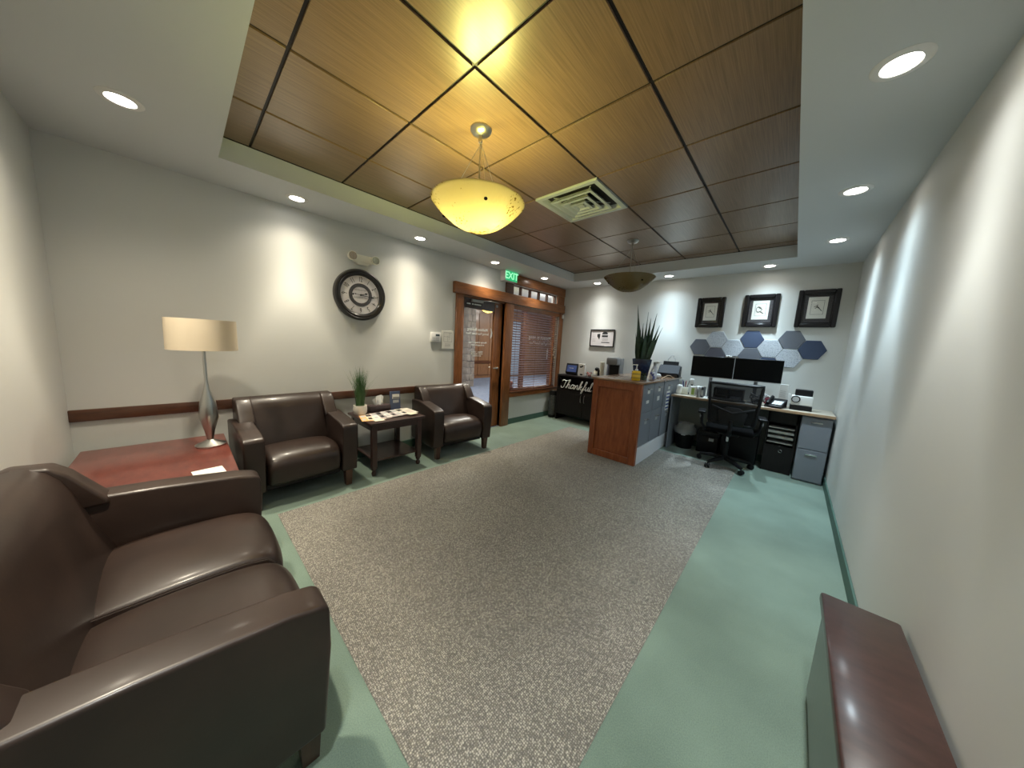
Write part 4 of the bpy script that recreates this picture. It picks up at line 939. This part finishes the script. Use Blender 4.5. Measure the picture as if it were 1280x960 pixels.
for r in range(5):
    for c in range(15): m_.box(-.20+c*.0268, -.178+c*.0268, -.052+r*.02, -.036+r*.02, .018, .024)
stuff(m_.obj('keys', M['ink'], t, smooth=False))
for k, (x, y, r, lab) in enumerate(((2.82, 4.535, .15, 'white sheet at the desk edge left of the office chair'), (3.23, 4.535, -.2, 'white sheet at the desk edge right of the keyboard'), (2.75, 4.60, -.1, 'white sheet behind another sheet left of the keyboard'))):
    tag(MB().box(-.10, .10, -.035, .045, 0, .003).obj('paper_sheet', M['paper'], None, (x, y, ZD+.0035*k), r), lab, 'paper', 'loose sheets on the desk')
t = thing('cable_bundle', 'heap of dark cables and grey straps right of the keyboard', 'cables', (3.34, 4.585, ZD))
for k in range(9):
    rr = .026+.0035*k; z = .02+.011*k; P = [(rr*1.5*math.cos(a)+.01*(k % 3), rr*math.sin(a)*1.0, z + .03*math.sin(a*2+k)+.012) for a in [i*2*PI/18 for i in range(18)]]
    MB().tube(P, .006, 6, closed=True).obj('cable_loop', M['ink_grey'] if k % 3 else M['black'], t)
t = thing('desk_phone', 'grey and black office telephone with handset near the right end of the desk', 'telephone', (3.53, 4.60, ZD), math.radians(-14))
m_ = MB().prism([(-.10, .005), (-.10, .025), (.10, .105), (.10, .005)], 'x', -.085, .085, .004, 1); m_.obj('body', M['black'], t)
sl = math.atan2(.08, .20); R_ = Matrix.Rotation(sl, 3, 'X')
MB().box(-.02, .075, -.08, .02, .002, .006, rot=R_).obj('key_field', M['grey_lt'], t, (0, -.0, .058))
for k in range(12):
    MB().box(-.008, .008, -.006, .006, 0, .004, rot=R_).obj('key', M['white'], t, (-.004+.028*(k % 3), -.072+.024*(k//3), .0445+.0096*(k//3)))
MB().box(-.015, .075, .035, .085, .001, .004, rot=R_).obj('display', mat('phone_lcd', (.05, .06, .10), .15), t, (0, 0, .0675))
m_ = MB().tube([(-.058, -.085, .050), (-.06, -.07, .062), (-.06, 0, .095), (-.06, .07, .118), (-.058, .085, .115)], [.016, .020, .012, .020, .016], 10); m_.obj('handset', M['black'], t)
t = thing('red_marker_pouch', 'dark red pouch with a white marker behind the telephone', 'pouch', (3.47, 4.83, ZD))
MB().box(-.07, .07, -.02, .03, 0, .09, .02, 3).obj('pouch', mat('dark_red_fabric', (.22, .03, .05), .7), t); MB().tube([(-.09, -.01, .13), (.0, .0, .09)], .011, 8).obj('marker', M['white'], t)
t = thing('note_block', 'tall white paper block standing behind the telephone', 'paper block', (3.585, 4.75, ZD), -.15)
MB().box(-.042, .042, -.03, .03, 0, .285, .003, 1).obj('block', M['white'], t)
m_ = MB()
for k in range(5): m_.box(-.030, .025, -.0312, -.0305, .20-k*.018, .203-k*.018)
m_.obj('print_lines', M['ink_grey'], t)
t = thing('card_terminal', 'white and black receipt printer at the right end of the desk', 'printer', (3.76, 4.72, ZD))
MB().box(-.10, .10, -.10, .09, 0, .055, .006, 2).obj('base', M['black'], t)
MB().box(-.095, .095, -.09, .08, .056, .17, .010, 2).obj('body', M['white'], t)
MB().box(-.07, .09, -.04, .07, .17, .245, .01, 2).obj('cover', M['black'], t)
m_ = MB().lathe([(.026, -.118), (.042, -.112), (.042, -.095), (.026, -.092)], -.055, .13, 24, cap=True, axis='y'); m_.obj('round_dial', M['black'], t)
MB().lathe([(0, -.1195), (.031, -.1195)], -.055, .13, 24, cap=False, axis='y').obj('dial_face', M['grey_lt'], t)
tag(MB().box(-.02, .02, -.01, .01, 0, .17, .003, 1).obj('white_card_box', M['white'], None, (3.635, 4.86, ZD)), 'narrow white box between paper block and receipt printer', 'box')

# pedestal, grey cabinet, bins
t = thing('drawer_pedestal', 'black pedestal under the desk with stacked silver trays and a lock', 'pedestal', (3.625, 4.78, 0))
MB().box(-.145, .145, -.165, .17, .004, .35, .003, 1).obj('lower_drawer', M['black_wood'], t)
m_ = MB().box(-.145, -.128, -.165, .17, .35, .79); m_.box(.128, .145, -.165, .17, .35, .79); m_.box(-.145, .145, .155, .17, .35, .79); m_.box(-.145, .145, -.165, .17, .64, .79, .003, 1); m_.obj('body', M['black_wood'], t)
for k in range(4):
    MB().box(-.122, .122, -.175, .10, .382+.062*k, .382+.062*k+(.030 if k not in (0, 3) else .014), .002, 1).obj('letter_tray', mat('silver_tray', (.50, .50, .49), .4, .3), t)
m_ = MB().tube([(.02+.017*math.cos(a), -.169, .285+.017*math.sin(a)) for a in [i*PI/8 for i in range(16)]], .0035, 6, closed=True); m_.obj('lock_ring', M['chrome'], t)
t = thing('grey_cabinet', 'grey steel drawer cabinet at the right end under the desk', 'cabinet', (3.915, 4.735, 0))
MB().box(-.13, .13, -.215, .21, .004, .785, .004, 1).obj('body', M['grey_steel'], t)
for z0, z1 in ((.02, .39), (.40, .775)):
    d = MB().box(-.125, .125, -.228, -.215, z0, z1, .003, 1).obj('drawer', M['grey_steel'], t)
    MB().box(-.05, .05, -.238, -.228, z1-.06, z1-.045, .002, 1).obj('drawer_handle', M['chrome'], d)
t = thing('waste_bin', 'black waste bin with a clear liner bag, under the left end of the desk', 'bin', (2.54, 4.775, 0))
MB().lathe([(0, .004), (.105, .004), (.14, .27), (.146, .275), (.14, .28), (.132, .27), (.10, .02), (0, .02)], n=32, cap=False).obj('bin_body', M['black'], t)
m_ = MB(); rings = []
for i, (r, z) in enumerate(((.150, .235), (.153, .26), (.150, .29), (.120, .33), (.108, .36), (.112, .385))):
    rings.append([m_.bm.verts.new(((r+random.uniform(-.010, .008))*math.cos(2*PI*k/26), (r+random.uniform(-.010, .008))*math.sin(2*PI*k/26), z+random.uniform(-.008, .008))) for k in range(26)])
for A, B in zip(rings, rings[1:]):
    for k in range(26): m_.bm.faces.new((A[k], A[(k+1) % 26], B[(k+1) % 26], B[k]))
m_.obj('liner_bag', glassy('bag_film', (.8, .82, .82), .05, .25, .35), t)
MB().box(-.02, .035, -.138, -.13, .215, .235).obj('bin_label', M['grey_lt'], t)
t = thing('paper_shredder', 'black paper shredder on the floor behind the office chair base', 'shredder', (2.85, 4.81, 0))
MB().box(-.13, .13, -.10, .10, .004, .26, .01, 2).obj('bin_body', M['black'], t); MB().box(-.145, .145, -.115, .11, .26, .335, .012, 2).obj('cutter_head', M['black'], t)
MB().box(-.10, .10, -.02, -.012, .335, .337).obj('feed_slot', M['ink_grey'], t); MB().box(.02, .08, -.118, -.114, .20, .24).obj('control_panel', M['grey_lt'], t)
t = thing('black_crate', 'black storage case under the desk beside the pedestal', 'case', (3.22, 4.80, 0))
MB().box(-.20, .20, -.13, .12, .004, .40, .012, 2).obj('case_body', M['black'], t); MB().box(-.205, .205, -.135, .125, .40, .45, .012, 2).obj('lid', M['black'], t)
MB().tube([(-.06, -.133, .42), (-.06, -.155, .42), (.06, -.155, .42), (.06, -.133, .42)], .006).obj('handle', M['black'], t)

# ---------------------------------------------------------------- office chair (faces the desk, +y local)
t = thing('office_chair', 'black mesh-back office chair on casters, seen from behind at the desk', 'office chair', (3.125, 4.335, 0), math.radians(8))
B_ = M['black']
for k in range(5):
    a = math.radians(18+72*k); c, s = math.cos(a), math.sin(a)
    lg = MB().tube([(.03*c, .03*s, .115), (.16*c, .16*s, .105), (.29*c, .29*s, .082)], [.032, .026, .019], 8).obj('base_leg', B_, t)
    for d in (-1, 1):
        MB().lathe([(0, -.011+.016*d), (.028, -.011+.016*d), (.030, .016*d), (.028, .011+.016*d), (0, .011+.016*d)], 0, 0, 18, cap=False, axis='y').obj('caster', B_, lg, (.298*c, .298*s, .0345), a+.5)
    MB().tube([(.29*c, .29*s, .085), (.298*c, .298*s, .035)], .008, 6).obj('caster_stem', B_, lg)
MB().lathe([(0, .10), (.036, .10), (.036, .14), (.026, .15), (.026, .33), (.016, .335), (.016, .44), (0, .44)], n=20, cap=False).obj('gas_column', B_, t)
MB().lathe([(.0165, .335), (.0165, .42)], n=20, cap=False).obj('piston', M['chrome'], t)
MB().box(-.11, .11, -.10, .12, .43, .47, .01, 2).obj('tilt_mechanism', B_, t)
MB().prism([(-.245, -.22), (.245, -.22), (.255, .10), (.22, .25), (-.22, .25), (-.255, .10)], 'z', .475, .535, .022, 3).obj('seat', mat('black_fabric', (.004, .004, .0042), .95, spec=.05), t)
# back
def bk(u, v):   # u -1..1 across, v 0..1 up
    wd = .225 + .035*v; return (wd*u, -.235 - .045*v + .035*u*u*-1*-1 + -.02*math.sin(PI*v), .60 + .50*v)
N = 12
P = [bk(-1, i/N) for i in range(N+1)] + [bk(-1+2*i/N, 1) for i in range(1, N+1)] + [bk(1, 1-i/N) for i in range(1, N+1)] + [bk(1-2*i/N, 0) for i in range(1, N)]
MB().tube(P, .019, 8, closed=True, flat=.8).obj('back_frame', B_, t)
m_ = MB(); G = [[m_.bm.verts.new(bk(-1+2*i/14, j/14)) for i in range(15)] for j in range(15)]
for j in range(14):
    for i in range(14): m_.bm.faces.new((G[j][i], G[j][i+1], G[j+1][i+1], G[j+1][i]))
M['meshb'] = bpy.data.materials.new('mesh_back'); M['meshb'].use_nodes = True
nt = M['meshb'].node_tree; nt.nodes.clear(); o_ = nt.nodes.new('ShaderNodeOutputMaterial'); a_ = nt.nodes.new('ShaderNodeBsdfTransparent'); d_ = nt.nodes.new('ShaderNodeBsdfDiffuse'); d_.inputs[0].default_value = (.02, .02, .022, 1)
x_ = nt.nodes.new('ShaderNodeMixShader'); x_.inputs[0].default_value = .87; nt.links.new(a_.outputs[0], x_.inputs[1]); nt.links.new(d_.outputs[0], x_.inputs[2]); nt.links.new(x_.outputs[0], o_.inputs[0])
m_.obj('back_mesh', M['meshb'], t)
P = [bk(-.9+1.8*i/10, .30) for i in range(11)]
MB().tube([(p[0], p[1]-.02, p[2]+.07*abs(p[0]/.22)) for p in P], .012, 8).obj('lumbar_bar', B_, t)
m_ = MB().prism([(-.12, .02), (.12, .02), (.15, .18), (.06, .24), (-.06, .24), (-.15, .18)], 'y', -.285, -.262, .008, 2); m_.obj('lumbar_pad', B_, t, (0, 0, .58))
MB().tube([(0, -.08, .45), (0, -.20, .46), (0, -.28, .53), (0, -.285, .66)], [.03, .028, .024, .018], 8).obj('back_post', B_, t)
for s in (-1, 1):
    ar = MB().tube([(.14*s, .0, .455), (.25*s, -.02, .46), (.305*s, -.03, .53), (.315*s, -.02, .67)], [.016, .018, .018, .016], 8).obj('armrest_post', B_, t)
    MB().box(.315*s-.045, .315*s+.045, -.13, .13, .675, .705, .014, 3).obj('arm_pad', B_, ar)
    MB().ball((.318*s, -.02, .62), .018, (1, 1, 1.6), 10, 8).obj('height_knob', M['grey_lt'], ar)

# ---------------------------------------------------------------- back wall
def frame_box(mb, x0, x1, z0, z1, wd, y0, y1, bev=.004):
    mb.box(x0, x0+wd, y0, y1, z0, z1, bev, 1); mb.box(x1-wd, x1, y0, y1, z0, z1, bev, 1); mb.box(x0+wd, x1-wd, y0, y1, z0, z0+wd, bev, 1); mb.box(x0+wd, x1-wd, y0, y1, z1-wd, z1, bev, 1); return mb
M['gloss_frame'] = mat('black_frame', (.008, .007, .008), .38, coat=.1, spec=.3)
M['mat_dark'] = mat('dark_matboard', (.045, .04, .042), .7); M['art'] = mat('art_paper', (.72, .71, .64), .8)
def picture(xc, zc, wd, hh, label, style):
    t = thing('framed_picture', label, 'picture', (xc, 4.98, zc), 0, 'framed drawings above the desk'); a, b = wd/2, hh/2
    frame_box(MB(), -a, a, -b, b, .048, -.035, -.001, .008).obj('frame', M['gloss_frame'], t)
    frame_box(MB(), -a+.044, a-.044, -b+.044, b-.044, .02, -.024, -.001, .003).obj('inner_frame', M['gloss_frame'], t)
    MB().box(-a+.04, a-.04, -.012, -.002, -b+.04, b-.04).obj('matboard', M['mat_dark'], t)
    p, q_ = wd*.235, hh*.285
    MB().box(-p, p, -.0145, -.012, -q_+.01, q_+.01).obj('print', M['art'], t)
    m_ = MB(); frame_box(m_, -p*.66, p*.66, -q_*.62+.01, q_*.68+.01, .0025, -.0152, -.0145, 0)
    if style == 0:
        m_.tube([(-.03, -.0155, .02), (-.005, -.0155, .035), (.015, -.0155, .01), (.035, -.0155, -.02), (.045, -.0155, -.03)], .003, 5); m_.tube([(.0, -.0155, .05), (-.005, -.0155, .02), (.02, -.0155, .0)], .003, 5); m_.tube([(-.02, -.0155, .0), (.0, -.0155, .02)], .003, 5)
    else:
        m_.tube([(-.02+.028*math.cos(i*.5)*(1-i*.01), -.0155, .02+.035*math.sin(i*.5)) for i in range(12)], .003, 5); m_.tube([(-.02, -.0155, .045), (.02, -.0155, .02), (.0, -.0155, -.01), (.035, -.0155, -.035)], .003, 5)
    m_.obj('drawing', M['ink'], t)
    MB().box(-a+.06, a-.06, -.0215, -.020, -b+.06, b-.06).obj('glazing', M['thin_glass'], t)
picture(2.622, 2.058, .355, .435, 'smaller black framed ink drawing, left of the pair above the monitors', 0)
picture(3.205, 2.065, .375, .437, 'larger black framed ink drawing, right of the pair above the monitors', 1)
picture(3.755, 2.075, .375, .46, 'black framed drawing at the right edge of the frame', 0)
t = thing('framed_certificate', 'thin black framed certificate with small photos above the black cabinet', 'certificate', (.928, 4.98, 1.635)); a, b = .245, .162
frame_box(MB(), -a, a, -b, b, .020, -.022, -.001, .003).obj('frame', M['gloss_frame'], t)
MB().box(-a+.015, a-.015, -.010, -.002, -b+.015, b-.015).obj('document', mat('certificate_paper', (.66, .62, .62), .7), t)
m_ = MB()
m_.prism([(-.01, .072), (.11, .072), (.10, .105), (.065, .122), (.02, .115)], 'y', -.0115, -.010); m_.box(-.005, .115, -.0115, -.010, .02, .055); m_.box(-.01, .155, -.0115, -.010, -.085, -.073)
m_.prism([(-.10, .075), (-.04, .08), (-.04, .03), (-.055, -.03), (-.075, .0), (-.10, .03)], 'y', -.0115, -.010)
m_.obj('dark_print', M['ink'], t)
m_ = MB()
for k in range(7): m_.box(-.20, -.13, -.0112, -.010, .07-k*.022, .073-k*.022)
for k in range(4): m_.box(.0, .12, -.0112, -.010, -.005-k*.015, -.002-k*.015)
m_.box(-.20, -.04, -.0112, -.010, .10, .106); m_.obj('text_lines', M['ink_grey'], t)
# hexagonal felt panels
FG = mat('grey_felt', (.125, .135, .16), .95, bump=(200, .3, 3, .002)); FW = mat('pale_marbled_felt', (.48, .51, .55), .95, var=(75, (.33, .36, .41), .48, .60), bump=(200, .3, 3, .002)); FN = mat('navy_felt', (.05, .07, .125), .95, bump=(200, .3, 3, .002)); FP = mat('plum_felt', (.10, .10, .125), .95, bump=(200, .3, 3, .002))
hexes = [(2.545, 1.548, FG, 'grey hexagonal felt panel at the far left end of the row'), (2.752, 1.668, FW, 'pale marbled hexagonal felt panel high, second column from the left'), (2.752, 1.428, FP, 'plum grey hexagonal felt panel half behind the left monitor'),
         (2.957, 1.550, FW, 'pale marbled hexagonal felt panel above where the monitors meet'), (3.162, 1.680, FN, 'navy hexagonal felt panel under the larger drawing'), (3.162, 1.440, FG, 'grey hexagonal felt panel just below the navy one'),
         (3.367, 1.562, FW, 'pale marbled hexagonal felt panel right of the navy one'), (3.367, 1.322, FN, 'navy hexagonal felt panel mostly behind the right monitor'), (3.572, 1.685, FG, 'grey hexagonal felt panel high at the right edge'),
         (3.572, 1.445, FW, 'pale marbled hexagonal felt panel low at the right end'), (3.777, 1.565, FN, 'navy hexagonal felt panel at the very right edge')]
for x, z, m, lab in hexes:
    Rh = .1345
    o = MB().prism([(Rh*math.cos(k*PI/3), Rh*math.sin(k*PI/3)) for k in range(6)], 'y', -.012, -.0005, .0025, 1).obj('hexagonal_panel', m, None, (x, 4.98, z)); tag(o, lab, 'wall panel', 'hexagonal felt panels above the monitors')
